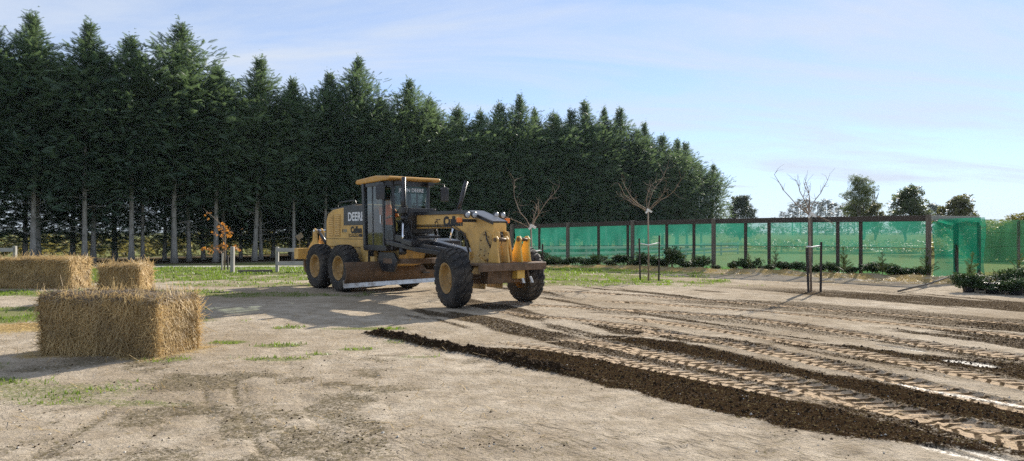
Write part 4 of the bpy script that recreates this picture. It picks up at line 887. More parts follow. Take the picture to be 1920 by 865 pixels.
# loose straw on the ground
a1, b1 = scatter(70000, -16, -3, 7.5, 22, np.clip(straw, 0, 1), g, 1.2, .1); a2, b2 = scatter(60000, -4, 20, 19, 38, straw, g, 1.0, .1); a3 = g.uniform(-8, .3, 1100); b3 = g.uniform(5.5, 14, 1100)
gx = np.concatenate([a1, a2, a3]); gy = np.concatenate([b1, b2, b3]); n = len(gx); pos = np.stack([gx, gy, zof(gx, gy) + .004], 1); nor = np.tile((0, 0, 1.0), (n, 1)) + g.normal(0, .12, (n, 3)); nor /= np.linalg.norm(nor, axis=1, keepdims=True)
t = g.normal(0, 1, (n, 3)); t -= nor * (t * nor).sum(1, keepdims=True); t /= np.linalg.norm(t, axis=1, keepdims=True); v, f = strands(pos, nor, t, g.uniform(.05, .2, n), np.where(gy > 15, .013, .0065), g)
tag(link('scattered_straw', np_mesh('scattered_straw', v, f, MAT_STALK)), 'loose yellow straw strewn round the bales and mulch bed', 'straw', None, 'stuff')
# crumbled clods
m = M('soil_clods'); o_ = m.pos(); n1 = m.noise(20, 4, .6, o_); MAT_CLOD = m.done(m.bsdf(color=m.mix(n1, (0.012, 0.007, 0.004), (0.05, 0.031, 0.017)), rough=.95, spec=.05))
def clods(x, y, s, mat, name, label, g):
    n = len(x); oc = np.array([(1, 0, 0), (0, 1, 0), (-1, 0, 0), (0, -1, 0), (0, 0, 1), (0, 0, -.6)], float); v = oc[None] * g.uniform(.55, 1.35, (n, 6, 1)) * s[:, None, None]; a = g.uniform(0, 6.283, n); c, s_ = np.cos(a)[:, None], np.sin(a)[:, None]
    v = np.stack([v[..., 0] * c - v[..., 1] * s_, v[..., 0] * s_ + v[..., 1] * c, v[..., 2] * .75], 2); v += np.stack([x, y, zof(x, y) + s * .15], 1)[:, None, :]
    tf = np.array([(0, 1, 4), (1, 2, 4), (2, 3, 4), (3, 0, 4), (1, 0, 5), (2, 1, 5), (3, 2, 5), (0, 3, 5)]); f = (tf[None] + (np.arange(n) * 6)[:, None, None]).reshape(-1, 3)
    return tag(link(name, np_mesh(name, v.reshape(-1, 3), f, mat)), label, 'soil', None, 'stuff')
a1, b1 = scatter(60000, -2, 9, 5.2, 13, soil * (1 - np.clip(pad * 2, 0, 1)), g, 1.8, .4); a2, b2 = scatter(30000, -3, 2, 8, 11.4, np.clip(wr * 1.5, 0, 1), g, 1, .2); a3, b3 = scatter(16000, 0, 13, 10, 19, soil * (1 - np.clip(pad * 2, 0, 1)), g, 1.8, .4)
x_ = np.concatenate([a1, a2, a3]); y_ = np.concatenate([b1, b2, b3]); s_ = np.abs(g.normal(0, 1, len(x_))) * .0065 + .003; s_[len(a1):len(a1) + len(a2)] *= 2.3
clods(x_, y_, np.clip(s_, .003, .06), MAT_CLOD, 'soil_clods', 'dark crumbled clods of soil along the graded strips', g)
n = 3600; x_ = g.uniform(-7, 6, n); y_ = 5.2 + 8 * g.random(n) ** 1.4; k = fbm(x_ * .8, y_ * .8, 130, 3) > .46
a4, b4 = scatter(9000, -5, 4, 5.0, 9, damp, g, 1, .2); x_ = np.concatenate([x_[k], a4]); y_ = np.concatenate([y_[k], b4]); clods(x_, y_, np.abs(g.normal(0, 1, len(x_))) * .0045 + .002, MAT_CLOD, 'dirt_crumbs', 'small dark crumbs of dirt scattered over the pale ground', g)

m = M('pale_pebbles'); o_ = m.pos(); MAT_PEB = m.done(m.bsdf(color=m.mix(m.noise(9, 2, .5, o_), (0.30, 0.27, 0.22), (0.62, 0.58, 0.52)), rough=.8, spec=.2))
x_ = g.uniform(-7, 5, 900); y_ = 5.1 + 9 * g.random(900) ** 1.5; clods(x_, y_, np.abs(g.normal(0, 1, 900)) * .005 + .003, MAT_PEB, 'pebbles', 'small pale pebbles strewn over the bare ground', g)

# ================================================================ ROAD GRADER (own axes: x forward, y to its left, z up; origin under the front axle)
YEL = (0.70, 0.42, 0.115)
MAT_YEL = paint('machine_yellow', YEL, amount=.5); MAT_YEL2 = paint('worn_yellow', (0.62, 0.39, 0.12), amount=.7, scale=4); MAT_ROOF = paint('roof_orange_yellow', (0.58, 0.30, 0.06), amount=.3)
MAT_BLK = paint('machine_black', (0.016, 0.017, 0.020), (0.09, 0.075, 0.055), .35, .45, 4); MAT_BLK2 = paint('satin_black', (0.022, 0.023, 0.028), (0.10, 0.085, 0.06), .28, .3, 3)
MAT_GRIP = paint('grey_grip_plate', (0.05, 0.052, 0.056), (0.12, 0.1, 0.08), .3, .3, 3); MAT_RUST = paint('worn_steel_brown', (0.17, 0.105, 0.062), (0.06, 0.045, 0.03), .55, .7, 5, .3)
MAT_STEEL = paint('polished_edge', (0.55, 0.56, 0.58), (0.14, 0.11, 0.085), .28, .45, 6, .85); MAT_CHROME = plain('chrome_rod', (0.7, 0.7, 0.72), .12, 1.0, .05)
MAT_WHITE = plain('white_decal', (0.75, 0.75, 0.75), .5, 0, .08); MAT_INK = plain('black_decal', (0.012, 0.010, 0.012), .5, 0, .1); MAT_GREY = plain('grey_decal', (0.25, 0.22, 0.15), .5)
MAT_AMBER = plain('amber_lens', (0.85, 0.22, 0.02), .25, 0, .1); MAT_LAMP = plain('lamp_lens', (0.42, 0.44, 0.46), .18, .2, .2)
MAT_SEAT = plain('black_seat', (0.02, 0.02, 0.022), .8)
m = M('tyre_rubber'); o_ = m.obj(); n1 = m.noise(3, 5, .6, o_); n2 = m.noise(22, 4, .6, o_)
MAT_TYRE = m.done(m.bsdf(color=m.mix(m.ramp(n1, [(.4, (0, 0, 0)), (.75, (.8, .8, .8))]), m.mix(n2, (0.018, 0.018, 0.019), (0.035, 0.034, 0.034)), (0.11, 0.09, 0.068)), rough=.82, normal=m.bump(n2, .25, .01), spec=.3))
m = M('cab_glass'); fr = m.n('ShaderNodeFresnel', {'IOR': 1.5}); tr = m.n('ShaderNodeBsdfTransparent', {'Color': (.70, .82, .80, 1)}); gl = m.n('ShaderNodeBsdfGlossy', {'Roughness': .03}); mx = m.n('ShaderNodeMixShader'); m.t.links.new(m.math('MULTIPLY', fr.outputs[0], 1.6, True), mx.inputs[0]); m.t.links.new(tr.outputs[0], mx.inputs[1]); m.t.links.new(gl.outputs[0], mx.inputs[2]); MAT_GLASS = m.done(mx.outputs[0])
MAT_RIM = paint('dusty_rim', (0.42, 0.25, 0.08), (0.13, 0.09, 0.055), .6, .85, 5)
GR_YAW = math.atan2(-.767, .640)
gr = empty('road_grader', (-.50, 15.70, 0.0), GR_YAW)
tag(gr, 'yellow road grader with black cab parked across the yard', 'road grader')
def text(body, size, loc_, rot, mat, parent, name='lettering', off=.0, sx=1.0, align='LEFT', shear=0.0):
    c = bpy.data.curves.new(name, 'FONT'); c.body = body; c.size = size; c.extrude = .002; c.offset = off; c.align_x = align; c.shear = shear; c.materials.append(mat)
    o = bpy.data.objects.new(name, c); col.objects.link(o); me = bpy.data.meshes.new_from_object(o.evaluated_get(bpy.context.evaluated_depsgraph_get())); bpy.data.objects.remove(o); me.name = name
    o = link(name, me, parent); o.location = loc_; o.rotation_euler = rot; o.scale = (sx, 1, 1); return o
RS = (R(90), 0, 0)            # reads along +x when seen from the machine's right side (from -y)
# ---- wheels
def tyre_mesh(seed):
    g = np.random.default_rng(seed); mb = MB(); Rr = .655
    mb.lathe([(-.15, .325), (-.185, .36), (-.205, .45), (-.205, .54), (-.185, .60), (-.15, .625), (0, .632), (.15, .625), (.185, .60), (.205, .54), (.205, .45), (.185, .36), (.15, .325)], 48)
    n = 22
    for k in range(n):
        for sg in (-1, 1):
            a0 = 2 * math.pi * (k + (.5 if sg > 0 else 0)) / n; vs_ = []; fs_ = []
            # a lug bent over the shoulder, slanted from the centre line
            st = [(0.008, .0, .655), (.07, .10, .658), (.145, .17, .652), (.200, .19, .618), (.208, .19, .565)]
            for (yy, da, rr) in st:
                for e in (-.088, .088):
                    a = a0 + sg * da * .9 + e * (1.0 if yy < .15 else .85)
                    for r_ in (rr, rr - .045): vs_.append((r_ * math.cos(a), sg * yy if r_ == rr or yy < .15 else sg * (yy - .02), r_ * math.sin(a)))
            for i in range(len(st) - 1):
                b = i * 4; c = b + 4; fs_ += [(b, b + 2, c + 2, c), (b, c, c + 1, b + 1), (b + 2, b + 3, c + 3, c + 2)]
            fs_ += [(0, 1, 3, 2), (len(vs_) - 4, len(vs_) - 2, len(vs_) - 1, len(vs_) - 3)]; mb.add(vs_, fs_)
    return mb.mesh('tyre', MAT_TYRE)
def rim_mesh():
    mb = MB(); mb.lathe([(.15, .33), (-.165, .335), (-.185, .345), (-.19, .33), (-.165, .30), (-.10, .285), (-.035, .265), (-.02, .20), (-.03, .14), (-.075, .13), (-.085, .105), (-.085, .001)], 36)
    for k in range(10): a = 2 * math.pi * k / 10; mb.lathe([(-.028, .014), (-.05, .014), (-.05, .001)], 6, 'y', (.165 * math.cos(a), 0, .165 * math.sin(a)), False)
    return mb.mesh('rim', MAT_RIM)
TY = tyre_mesh(1); RM = rim_mesh()
def wheel(x, y, steer=0.0, lean=0.0, spin=0.0):
    w = empty('wheel', (x, y, .655), 0, gr); w.rotation_euler = Euler((lean, 0, steer + (math.pi if y > 0 else 0)))
    t = link('tyre', TY, w); t.rotation_euler.y = spin; r_ = link('rim', RM, w); r_.rotation_euler.y = spin * 1.3; return w
TW = 1.04
for k, (x, y) in enumerate([(-6.86, -TW), (-5.32, -TW), (-6.86, TW), (-5.32, TW)]): wheel(x, y, spin=k * .5)
ST = R(-11)
wheel(0, -TW, ST, R(3), .2); wheel(0, TW, ST, R(-3), .9)
for sg in (-1, 1):
    mb = MB(); mb.prism([(-7.15, .50), (-7.0, .42), (-5.2, .42), (-5.05, .50), (-5.05, .78), (-5.2, .86), (-7.0, .86), (-7.15, .78)], sg * .58, sg * .80); mb.build('tandem_case', MAT_BLK, gr, .02)
mb = MB(); mb.tube([(-6.09, -.62, .68), (-6.09, .62, .68)], .17, 14); mb.build('rear_axle', MAT_BLK, gr)
# ---- engine end
mb = MB(); mb.prism([(-7.52, 1.22), (-4.86, 1.22), (-4.86, 2.44), (-5.6, 2.44), (-7.05, 2.34), (-7.40, 2.22), (-7.52, 2.02)], -.56, .56); hood = mb.build('hood', MAT_YEL, gr, .03)
for sg in (-1, 1):
    mb = MB(); mb.prism([(-6.30, 1.86), (-4.90, 1.86), (-4.90, 2.425), (-5.6, 2.43), (-6.30, 2.385)], sg * .561, sg * .572); mb.build('dark_side_panel', MAT_BLK2, hood)
    for x0 in (-7.32, -6.88):
        mb = MB(); mb.box((x0 + .17, sg * .566, 1.86), (.36, .014, .66)); v_ = mb.build('louvre', MAT_YEL2, hood, .004)
        for k in range(11): mb = MB(); mb.box((x0 + .17, sg * .577, 1.58 + k * .056), (.30, .016, .03), (sg * .5, 0, 0)); mb.build('louvre_slat', MAT_YEL, v_)
    mb = MB(); mb.box((-6.2, sg * .563, 1.46), (2.55, .008, .012)); mb.build('panel_seam', MAT_BLK, hood)
mb = MB(); mb.box((-6.5, 0, 2.405), (1.7, .98, .05), (0, R(-3.2), 0)); mb.build('hood_top', MAT_BLK2, hood, .01)
mb = MB(); mb.box((-7.60, 0, 1.68), (.16, 1.02, .95)); rg = mb.build('radiator_guard', MAT_BLK, hood, .02)
mb = MB(); mb.tube([(-6.9, -.48, 2.34), (-6.86, -.48, 2.50), (-6.75, -.48, 2.55), (-5.75, -.48, 2.58), (-5.65, -.48, 2.42)], .018, 6); mb.build('hand_rail', MAT_BLK, hood, recalc=False)
mb = MB(); mb.tube([(-5.75, .25, 2.40), (-5.75, .25, 2.95)], .06, 12); mb.tube([(-5.75, .25, 2.95), (-5.80, .25, 3.05)], .058, 12); mb.build('exhaust', MAT_BLK, hood, recalc=False)
mb = MB(); mb.prism([(-7.45, .82), (-4.55, .82), (-4.55, 1.0), (-4.95, 1.22), (-7.45, 1.22)], -.52, .52); mb.build('rear_frame', MAT_YEL2, gr, .02)
mb = MB(); mb.prism([(-4.98, .78), (-4.25, .70), (-4.25, 1.16), (-4.98, 1.24)], -.70, -.56); mb.build('step_box', MAT_YEL2, gr, .012)
mb = MB(); mb.prism([(-4.98, .78), (-4.25, .70), (-4.25, 1.16), (-4.98, 1.24)], .56, .70); mb.build('step_box', MAT_YEL2, gr, .012)
for sg in (-1, 1):
    for z in (.52, .80): mb = MB(); mb.box((-4.05, sg * .78, z), (.34, .20, .035)); mb.build('step', MAT_BLK, gr, .005)
    mb = MB(); mb.box((-4.24, sg * .78, .80), (.03, .16, .72)); mb.build('step_hanger', MAT_BLK, gr)
text('DEERE', .34, (-6.02, -.576, 1.99), RS, MAT_WHITE, hood, off=.010, sx=1.02)
text('Cullen', .25, (-5.86, -.566, 1.64), RS, MAT_INK, hood, off=.014, sx=1.05)
mb = MB(); mb.box((-5.56, -.565, 1.565), (.84, .006, .085)); mb.build('decal_bar', MAT_INK, hood); text('EARTHWORKS', .085, (-5.94, -.57, 1.537), RS, MAT_YEL, hood, off=.001, sx=1.1)
mb = MB(); mb.box((-6.2, -.565, 1.70), (.20, .006, .09)); mb.build('decal_mark', MAT_GREY, hood); mb = MB(); mb.box((-6.37, -.565, 1.70), (.05, .006, .10)); mb.build('decal_mark', MAT_INK, hood)
text('DEERE', .33, (-5.02, .576, 1.99), (R(90), 0, R(180)), MAT_WHITE, hood, off=.010)
# ---- rear ripper
mb = MB(); mb.box((-8.55, 0, .98), (.30, 2.2, .34)); rip = mb.build('ripper_beam', MAT_YEL, gr, .015)
for y in (-.62, -.40, .40, .62): mb = MB(); mb.prism([(-8.65, 1.14), (-7.62, 1.06), (-7.62, 1.26), (-7.98, 1.32), (-8.10, 1.72), (-8.20, 1.78), (-8.32, 1.72), (-8.34, 1.40), (-8.62, 1.20)], y - .025, y + .025); mb.build('ripper_arm', MAT_YEL, rip, .006)
mb = MB(); mb.tube([(-8.22, -.66, 1.70), (-8.22, .66, 1.70)], .045, 10); mb.build('ripper_pin', MAT_CHROME, rip)
for y in (-.51, .51): mb = MB(); mb.tube([(-8.2, y, 1.70), (-7.62, y, 1.30)], .05, 10); mb.build('ripper_cylinder', MAT_BLK, rip)
for y in (-.8, 0, .8): mb = MB(); mb.prism([(-8.62, 1.14), (-8.50, 1.14), (-8.50, .55), (-8.40, .38), (-8.52, .40), (-8.62, .58)], y - .03, y + .03); mb.build('ripper_tooth', MAT_RUST, rip)
mb = MB(); mb.bar((-8.62, -.95, 1.15), (-8.62, -.95, 1.42), .02, .02); mb.box((-8.62, -.95, 1.52), (.02, .22, .16), (R(35), 0, 0)); mb.build('marker_flag', MAT_GREY, rip)
# ---- cab
CX0, CX1, CW, CZ0, CZ1 = -4.72, -3.55, .74, 1.20, 3.02
cab = empty('cab', (0, 0, 0), 0, gr)
mb = MB(); mb.prism([(CX0, 1.16), (CX1 + .05, 1.16), (CX1 + .05, 1.30), (CX0, 1.30)], -CW, CW); mb.build('cab_floor', MAT_BLK, cab, .01)
def post(x, y, x2=None, y2=None, w=.085): mb = MB(); mb.bar((x, y, CZ0), (x2 if x2 is not None else x, y2 if y2 is not None else y, CZ1), w, w, (1, 0, 0)); mb.build('cab_post', MAT_BLK2, cab, .012)
FX = CX1; FY = .60
for sg in (-1, 1):
    post(CX0 + .05, sg * (CW - .05), CX0 - .04, sg * (CW - .03), .12); post(FX - .1, sg * (CW - .045), FX - .16, sg * (CW - .04), .07); post(FX + .12, sg * (FY - .10), FX + .05, sg * (FY - .05), .07); post(CX0 + .48, sg * (CW - .045), CX0 + .42, sg * (CW - .04), .045)
for z, h in ((CZ1 - .06, .14), (CZ0 + .04, .10)):
    for sg in (-1, 1): mb = MB(); mb.bar((CX0, sg * (CW - .04), z), (FX - .1, sg * (CW - .04), z), .06, h); mb.bar((FX - .1, sg * (CW - .045), z), (FX + .08, sg * (FY - .07), z), .06, h); mb.build('cab_sill', MAT_BLK2, cab, .008)
    mb = MB(); mb.bar((FX + .08, -FY + .07, z), (FX + .08, FY - .07, z), .06, h); mb.bar((CX0 + .02, -CW + .08, z), (CX0 + .02, CW - .08, z), .06, h); mb.build('cab_sill', MAT_BLK2, cab, .008)
mb = MB(); mb.bar((FX + .10, -FY + .1, 2.18), (FX + .10, FY - .1, 2.18), .05, .06); mb.build('windscreen_bar', MAT_BLK2, cab)
mb = MB(); mb.bar((FX + .105, 0.12, CZ0 + .1), (FX + .105, .12, 2.16), .04, .05, (1, 0, 0)); mb.build('windscreen_bar', MAT_BLK2, cab)
def pane(pts, name='window_pane'):
    mb = MB(); mb.add(pts, [(0, 1, 2, 3)]); return mb.build(name, MAT_GLASS, cab, recalc=False)
for sg in (-1, 1):
    y = sg * (CW - .035); pane([(CX0 + .1, y, CZ0 + .1), (CX0 + .46, y, CZ0 + .1), (CX0 + .42, y, CZ1 - .12), (CX0 + .03, y, CZ1 - .12)])
    pane([(CX0 + .50, y, CZ0 + .1), (FX - .13, y, CZ0 + .1), (FX - .17, y, CZ1 - .12), (CX0 + .46, y, CZ1 - .12)], 'door_pane')
    pane([(FX - .08, sg * (CW - .04), CZ0 + .1), (FX + .09, sg * (FY - .09), CZ0 + .1), (FX + .04, sg * (FY - .05), CZ1 - .12), (FX - .13, sg * (CW - .04), CZ1 - .12)])
    mb = MB(); mb.box((FX - .22, sg * (CW + .0), 2.0), (.03, .03, .22)); mb.build('door_handle', MAT_CHROME, cab)
ws = pane([(FX + .13, -FY + .13, CZ0 + .1), (FX + .13, FY - .13, CZ0 + .1), (FX + .09, FY - .09, CZ1 - .12), (FX + .09, -FY + .09, CZ1 - .12)], 'windscreen')
pane([(CX0 + .02, -CW + .1, 1.9), (CX0 + .02, CW - .1, 1.9), (CX0 - .02, CW - .1, CZ1 - .12), (CX0 - .02, -CW + .1, CZ1 - .12)], 'rear_pane')
m = M('sunband'); MAT_BAND = m.done(m.bsdf(color=(0.02, 0.055, 0.05), rough=.25))
mb = MB(); mb.box((FX + .105, 0, CZ1 - .235), (.006, .96, .19), (0, R(-1.5), 0)); mb.build('sun_band', MAT_BAND, cab)
text('JOHN DEERE', .135, (FX + .112, 0, CZ1 - .285), (R(90), 0, R(90)), MAT_WHITE, cab, off=.002, sx=1.0, align='CENTER')
mb = MB(); mb.prism([(CX0 - .42, 3.02), (CX0 - .30, 2.98), (FX + .26, 3.02), (FX + .34, 3.06), (FX + .30, 3.12), (-4.0, 3.17), (CX0 - .35, 3.11)], -.80, .80); roof = mb.build('cab_roof', MAT_ROOF, cab, .03)
for y in (-.5, .5): mb = MB(); mb.box((FX + .27, y, 2.95), (.10, .20, .10)); mb.build('roof_lamp', MAT_BLK, cab, .01)
mb = MB(); mb.box((-4.45, -.12, 1.62), (.52, .50, .14)); mb.box((-4.70, -.12, 1.98), (.14, .50, .66), (0, R(-8), 0)); mb.box((-4.45, -.12, 1.42), (.3, .3, .3)); mb.build('seat', MAT_SEAT, cab, .04)
mb = MB(); mb.box((-3.66, 0, 1.55), (.22, .34, .62), (0, R(-10), 0)); mb.tube([(-3.85, 0, 1.6), (-4.0, 0, 1.98)], .035, 8); mb.tube([(-4.0 + .17 * math.sin(a / 16 * 6.2832) * .5, .19 * math.cos(a / 16 * 6.2832), 2.0 + .10 * math.sin(a / 16 * 6.2832)) for a in range(17)], .014, 6, False); mb.build('steering_console', MAT_BLK, cab, .01)
for sg in (-1, 1):
    ax = FX + (.18 if sg > 0 else .02); ay = sg * (CW + (.27 if sg > 0 else .16)); mb = MB(); mb.tube([(FX - .05, sg * (CW - .02), 2.98), (ax, ay, 2.98), (ax + .02, ay, 2.88), (ax + .02, ay, 2.52)], .014, 6); mb.build('mirror_arm', MAT_BLK, cab, recalc=False)
    mb = MB(); mb.prism([(-.11, -.19), (.11, -.19), (.12, .15), (.07, .20), (-.07, .20), (-.12, .15)], -.035, .035); mi = mb.build('mirror', MAT_BLK2, cab, .015); mi.location = (ax + .02, ay, 2.70); mi.rotation_euler.z = R(75 + 180) if sg > 0 else R(58 + 180)
    mb = MB(); mb.prism([(-.09, -.16), (.09, -.16), (.10, .13), (-.10, .13)], -.042, -.038); mb.build('mirror_glass', MAT_CHROME, mi)
# ---- operator
def person():
    root = empty('person', (0, 0, 0)); ma = [plain('skin', (0.42, 0.25, 0.17), .6), plain('orange_work_shirt', (0.85, 0.20, 0.02), .8), plain('dark_trousers', (0.03, 0.035, 0.05), .85), plain('dark_cap', (0.02, 0.02, 0.022), .8)]
    J = {'pel': (-4.48, -.12, 1.78, .15), 'sp': (-4.52, -.12, 2.0, .155), 'ch': (-4.52, -.12, 2.22, .165), 'nk': (-4.49, -.12, 2.40, .062), 'hd': (-4.46, -.12, 2.51, .09), 'ht': (-4.46, -.12, 2.62, .08)}
    E = [('pel', 'sp'), ('sp', 'ch'), ('ch', 'nk'), ('nk', 'hd'), ('hd', 'ht')]
    for s_, sg in (('r', -1), ('l', 1)):
        J.update({'s' + s_: (-4.52, -.12 + sg * .20, 2.29, .075), 'e' + s_: (-4.36, -.12 + sg * .25, 2.06, .052), 'w' + s_: (-4.11, -.12 + sg * .20, 2.06, .036), 'h' + s_: (-4.03, -.12 + sg * .18, 2.09, .040), 'p' + s_: (-4.42, -.12 + sg * .10, 1.77, .10), 'k' + s_: (-4.02, -.12 + sg * .13, 1.76, .075), 'a' + s_: (-3.92, -.12 + sg * .13, 1.38, .05), 'f' + s_: (-3.78, -.12 + sg * .13, 1.34, .045)})
        E += [('ch', 's' + s_), ('s' + s_, 'e' + s_), ('e' + s_, 'w' + s_), ('w' + s_, 'h' + s_), ('pel', 'p' + s_), ('p' + s_, 'k' + s_), ('k' + s_, 'a' + s_), ('a' + s_, 'f' + s_)]
    nm = list(J); me = bpy.data.meshes.new('body'); me.from_pydata([J[q][:3] for q in nm], [(nm.index(a), nm.index(b)) for a, b in E], []); o = link('body', me, root)
    sk = o.modifiers.new('skin', 'SKIN'); sk.use_smooth_shade = True; o.modifiers.new('sub', 'SUBSURF').render_levels = 2
    for i, q in enumerate(nm): v_ = me.skin_vertices[0].data[i]; v_.radius = (J[q][3],) * 2; v_.use_root = q == 'pel'
    m = M('clothed_figure'); z = m.n('ShaderNodeSeparateXYZ'); m.t.links.new(m.obj(), z.inputs[0]); zz_ = z.outputs['Z']; xx_ = z.outputs['X']
    c = m.mix(m.math('GREATER_THAN', zz_, 1.86), (0.03, 0.035, 0.05), (0.85, 0.20, 0.02)); c = m.mix(m.math('GREATER_THAN', zz_, 2.42), c, (0.42, 0.25, 0.17)); c = m.mix(m.math('GREATER_THAN', xx_, -4.13), c, m.mix(m.math('GREATER_THAN', zz_, 2.0), (0.03, 0.035, 0.05), (0.42, 0.25, 0.17)))
    me.materials.append(m.done(m.bsdf(color=c, rough=.75)))
    mb = MB(); mb.lathe([(2.57, .118), (2.64, .112), (2.70, .08), (2.725, .001)], 16, 'z', (-4.46, -.12, 0)); mb.box((-4.32, -.12, 2.585), (.16, .17, .015), (0, R(8), 0)); mb.build('cap', ma[3], root)
    for sg in (-1, 1):      # fingers closed on the wheel
        for k in range(5):
            q = Vector((-4.03, -.12 + sg * .18, 2.09)); b = q + Vector((.02, sg * -.01 + (k - 2) * .018, .02)); mb = MB(); mb.tube([b, b + Vector((.045, 0, .005)), b + Vector((.06, 0, -.03)), b + Vector((.04, 0, -.045))], [.010, .009, .009, .007], 6); mb.build('finger', ma[0], root)
    mb = MB(); mb.tube([(-4.37, -.12, 2.53), (-4.345, -.12, 2.50), (-4.365, -.12, 2.49)], [.012, .018, .012], 8); mb.build('nose', ma[0], root)
    root.location = gr.location; root.rotation_euler = gr.rotation_euler
    return tag(root, 'seated operator in orange shirt and dark cap inside the grader cab', 'person')
person()
# ---- front frame
mb = MB(); mb.prism([(-4.1, 1.66), (-3.2, 1.74), (-1.25, 1.76), (-.86, 1.66), (-.60, 1.45), (-.48, 1.20), (-.46, .62), (.26, .62), (.36, .80), (.36, 1.86), (-.54, 2.12), (-3.3, 2.14), (-4.1, 2.02)], -.19, .19); fr_ = mb.build('front_frame', MAT_YEL, gr, .02)
mb = MB(); mb.prism([(-3.35, 2.142), (-.56, 2.122), (-.56, 2.165), (-3.35, 2.185)], -.22, .22); mb.build('frame_cover', MAT_BLK2, fr_, .006)
for sg in (-1, 1): mb = MB(); mb.prism([(-3.35, 2.10), (-.54, 2.08), (.36, 1.83), (.36, 1.90), (-.54, 2.166), (-3.35, 2.186)], sg * .191, sg * .228); mb.build('cover_edge', MAT_BLK2, fr_, .004)
mb = MB(); mb.prism([(-.56, 2.124), (.34, 1.866), (.36, 1.905), (-.55, 2.168)], -.19, .19); mb.build('slope_plate', MAT_GRIP, fr_, .004)
text('Cullen', .30, (-1.62, -.193, 1.82), RS, MAT_INK, fr_, off=.020, sx=1.02)
mb = MB(); mb.lathe([(-.193, .055), (-.197, .055), (-.197, .075), (-.193, .075)], 16, 'y', (-1.93, 0, 1.855)); mb.box((-1.86, -.195, 1.97), (.20, .005, .018)); mb.box((-1.95, -.195, 1.925), (.14, .005, .018), (0, R(-20), 0)); mb.build('decal_digger', MAT_INK, fr_)
mb = MB(); mb.prism([(-.14, 1.58), (.10, 1.72), (.30, 1.60), (.36, 1.34), (.24, 1.06), (0, 1.0), (-.16, 1.22)], -.21, -.191); mb.build('side_gusset', MAT_YEL2, fr_, .004)
for sg in (-1, 1):
    mb = MB(); mb.prism([(-.44, .36), (.12, .36), (.20, .95), (-.10, 1.10), (-.40, 1.0)], sg * .23, sg * .27); mb.build('axle_plate', MAT_YEL2, fr_, .006)
mb = MB(); mb.tube([(.37, -.15, 1.62), (.46, -.14, 1.55), (.50, -.05, 1.35), (.44, .04, 1.2)], .016, 6); mb.tube([(.37, -.05, 1.64), (.5, -.04, 1.58), (.55, .02, 1.30), (.44, .1, 1.12)], .016, 6); mb.tube([(.1, -.215, 1.66), (.2, -.26, 1.5), (.32, -.24, 1.3)], .016, 6); mb.build('hose', MAT_BLK, fr_, recalc=False)
for y in (-.145, .125): mb = MB(); mb.prism([(.36, 1.0), (.62, .98), (.62, 1.18), (.50, 1.66), (.36, 1.68)], y - .025, y + .025); mb.build('hitch_bracket', MAT_YEL, fr_, .006)
mb = MB(); mb.box((.366, .0, 1.40), (.014, .17, .52)); mb.build('recess_shade_plate', MAT_BLK, fr_, .004)  # flat black plate on the face, painting the shade of a recess
for k in range(7): a = 2 * math.pi * k / 7; mb = MB(); mb.lathe([(-.21, .018), (-.226, .018), (-.226, .001)], 6, 'y', (.10 + .19 * math.cos(a), 0, 1.36 + .24 * math.sin(a)), False); mb.build('gusset_bolt', MAT_RUST, fr_)
mb = MB(); mb.lathe([(-.21, .05), (-.25, .05), (-.25, .001)], 14, 'y', (-.22, 0, .86)); mb.lathe([(-.21, .04), (-.24, .04), (-.24, .001)], 14, 'y', (.22, 0, 1.02)); mb.build('pivot_pin', MAT_RUST, fr_)
for sg in (-1, 1): mb = MB(); mb.tube([(-.30, sg * .24, .92), (.02, sg * .62, .74)], .045, 10); mb.build('lean_cylinder', MAT_BLK, gr)
mb = MB(); mb.box((-.455, -.1, .95), (.03, .3, .5)); mb.bar((-.30, -.196, 1.05), (.30, -.196, 1.62), .012, .09); mb.build('frame_seam', MAT_YEL2, fr_)
mb = MB(); mb.tube([(-3.2, -.205, 1.80), (-1.3, -.215, 1.79), (-.75, -.225, 1.62), (-.50, -.24, 1.15)], .014, 6); mb.tube([(-3.2, -.205, 1.84), (-1.2, -.215, 1.83), (-.68, -.225, 1.62), (-.44, -.24, 1.1)], .012, 6); mb.build('hydraulic_line', MAT_BLK, fr_, recalc=False)
# front axle
mb = MB(); mb.prism([(-.86, .56), (-.5, .50), (.5, .50), (.86, .56), (.86, .74), (.5, .70), (-.5, .70), (-.86, .74)], -.14, .14, 'x'); mb.build('front_axle', MAT_RUST, gr, .015)
mb = MB(); mb.tube([(-.12, -.82, .9), (-.12, .82, .9)], .035, 8); mb.build('tie_rod', MAT_RUST, gr); mb = MB(); mb.tube([(.15, -.8, .62), (.15, .8, .62)], .028, 8); mb.build('tie_rod', MAT_RUST, gr)
for sg in (-1, 1): mb = MB(); mb.prism([(-.13, .5), (.13, .5), (.10, .96), (-.10, .96)], sg * .80, sg * .90); mb.build('knuckle', MAT_BLK, gr, .01)
# headlights and indicators
for sg in (-1, 1):
    mb = MB(); mb.bar((-.30, sg * .20, 1.92), (-.24, sg * .66, 1.92), .05, .07); mb.build('lamp_bracket', MAT_BLK, fr_, .006)
    for y in (.32, .52):
        mb = MB(); mb.lathe([(-.07, .001), (-.07, .04), (-.01, .075), (.03, .079), (.035, .066)], 18, 'x'); hl = mb.build('headlight', MAT_BLK, fr_); hl.location = (-.20, sg * y, 2.05)
        mb = MB(); mb.lathe([(.030, .067), (.040, .05), (.045, .001)], 18, 'x'); mb.build('lens', MAT_LAMP, hl)
    mb = MB(); mb.box((-.24, sg * .70, 1.93), (.07, .12, .11)); mb.build('indicator', MAT_AMBER, fr_, .012)
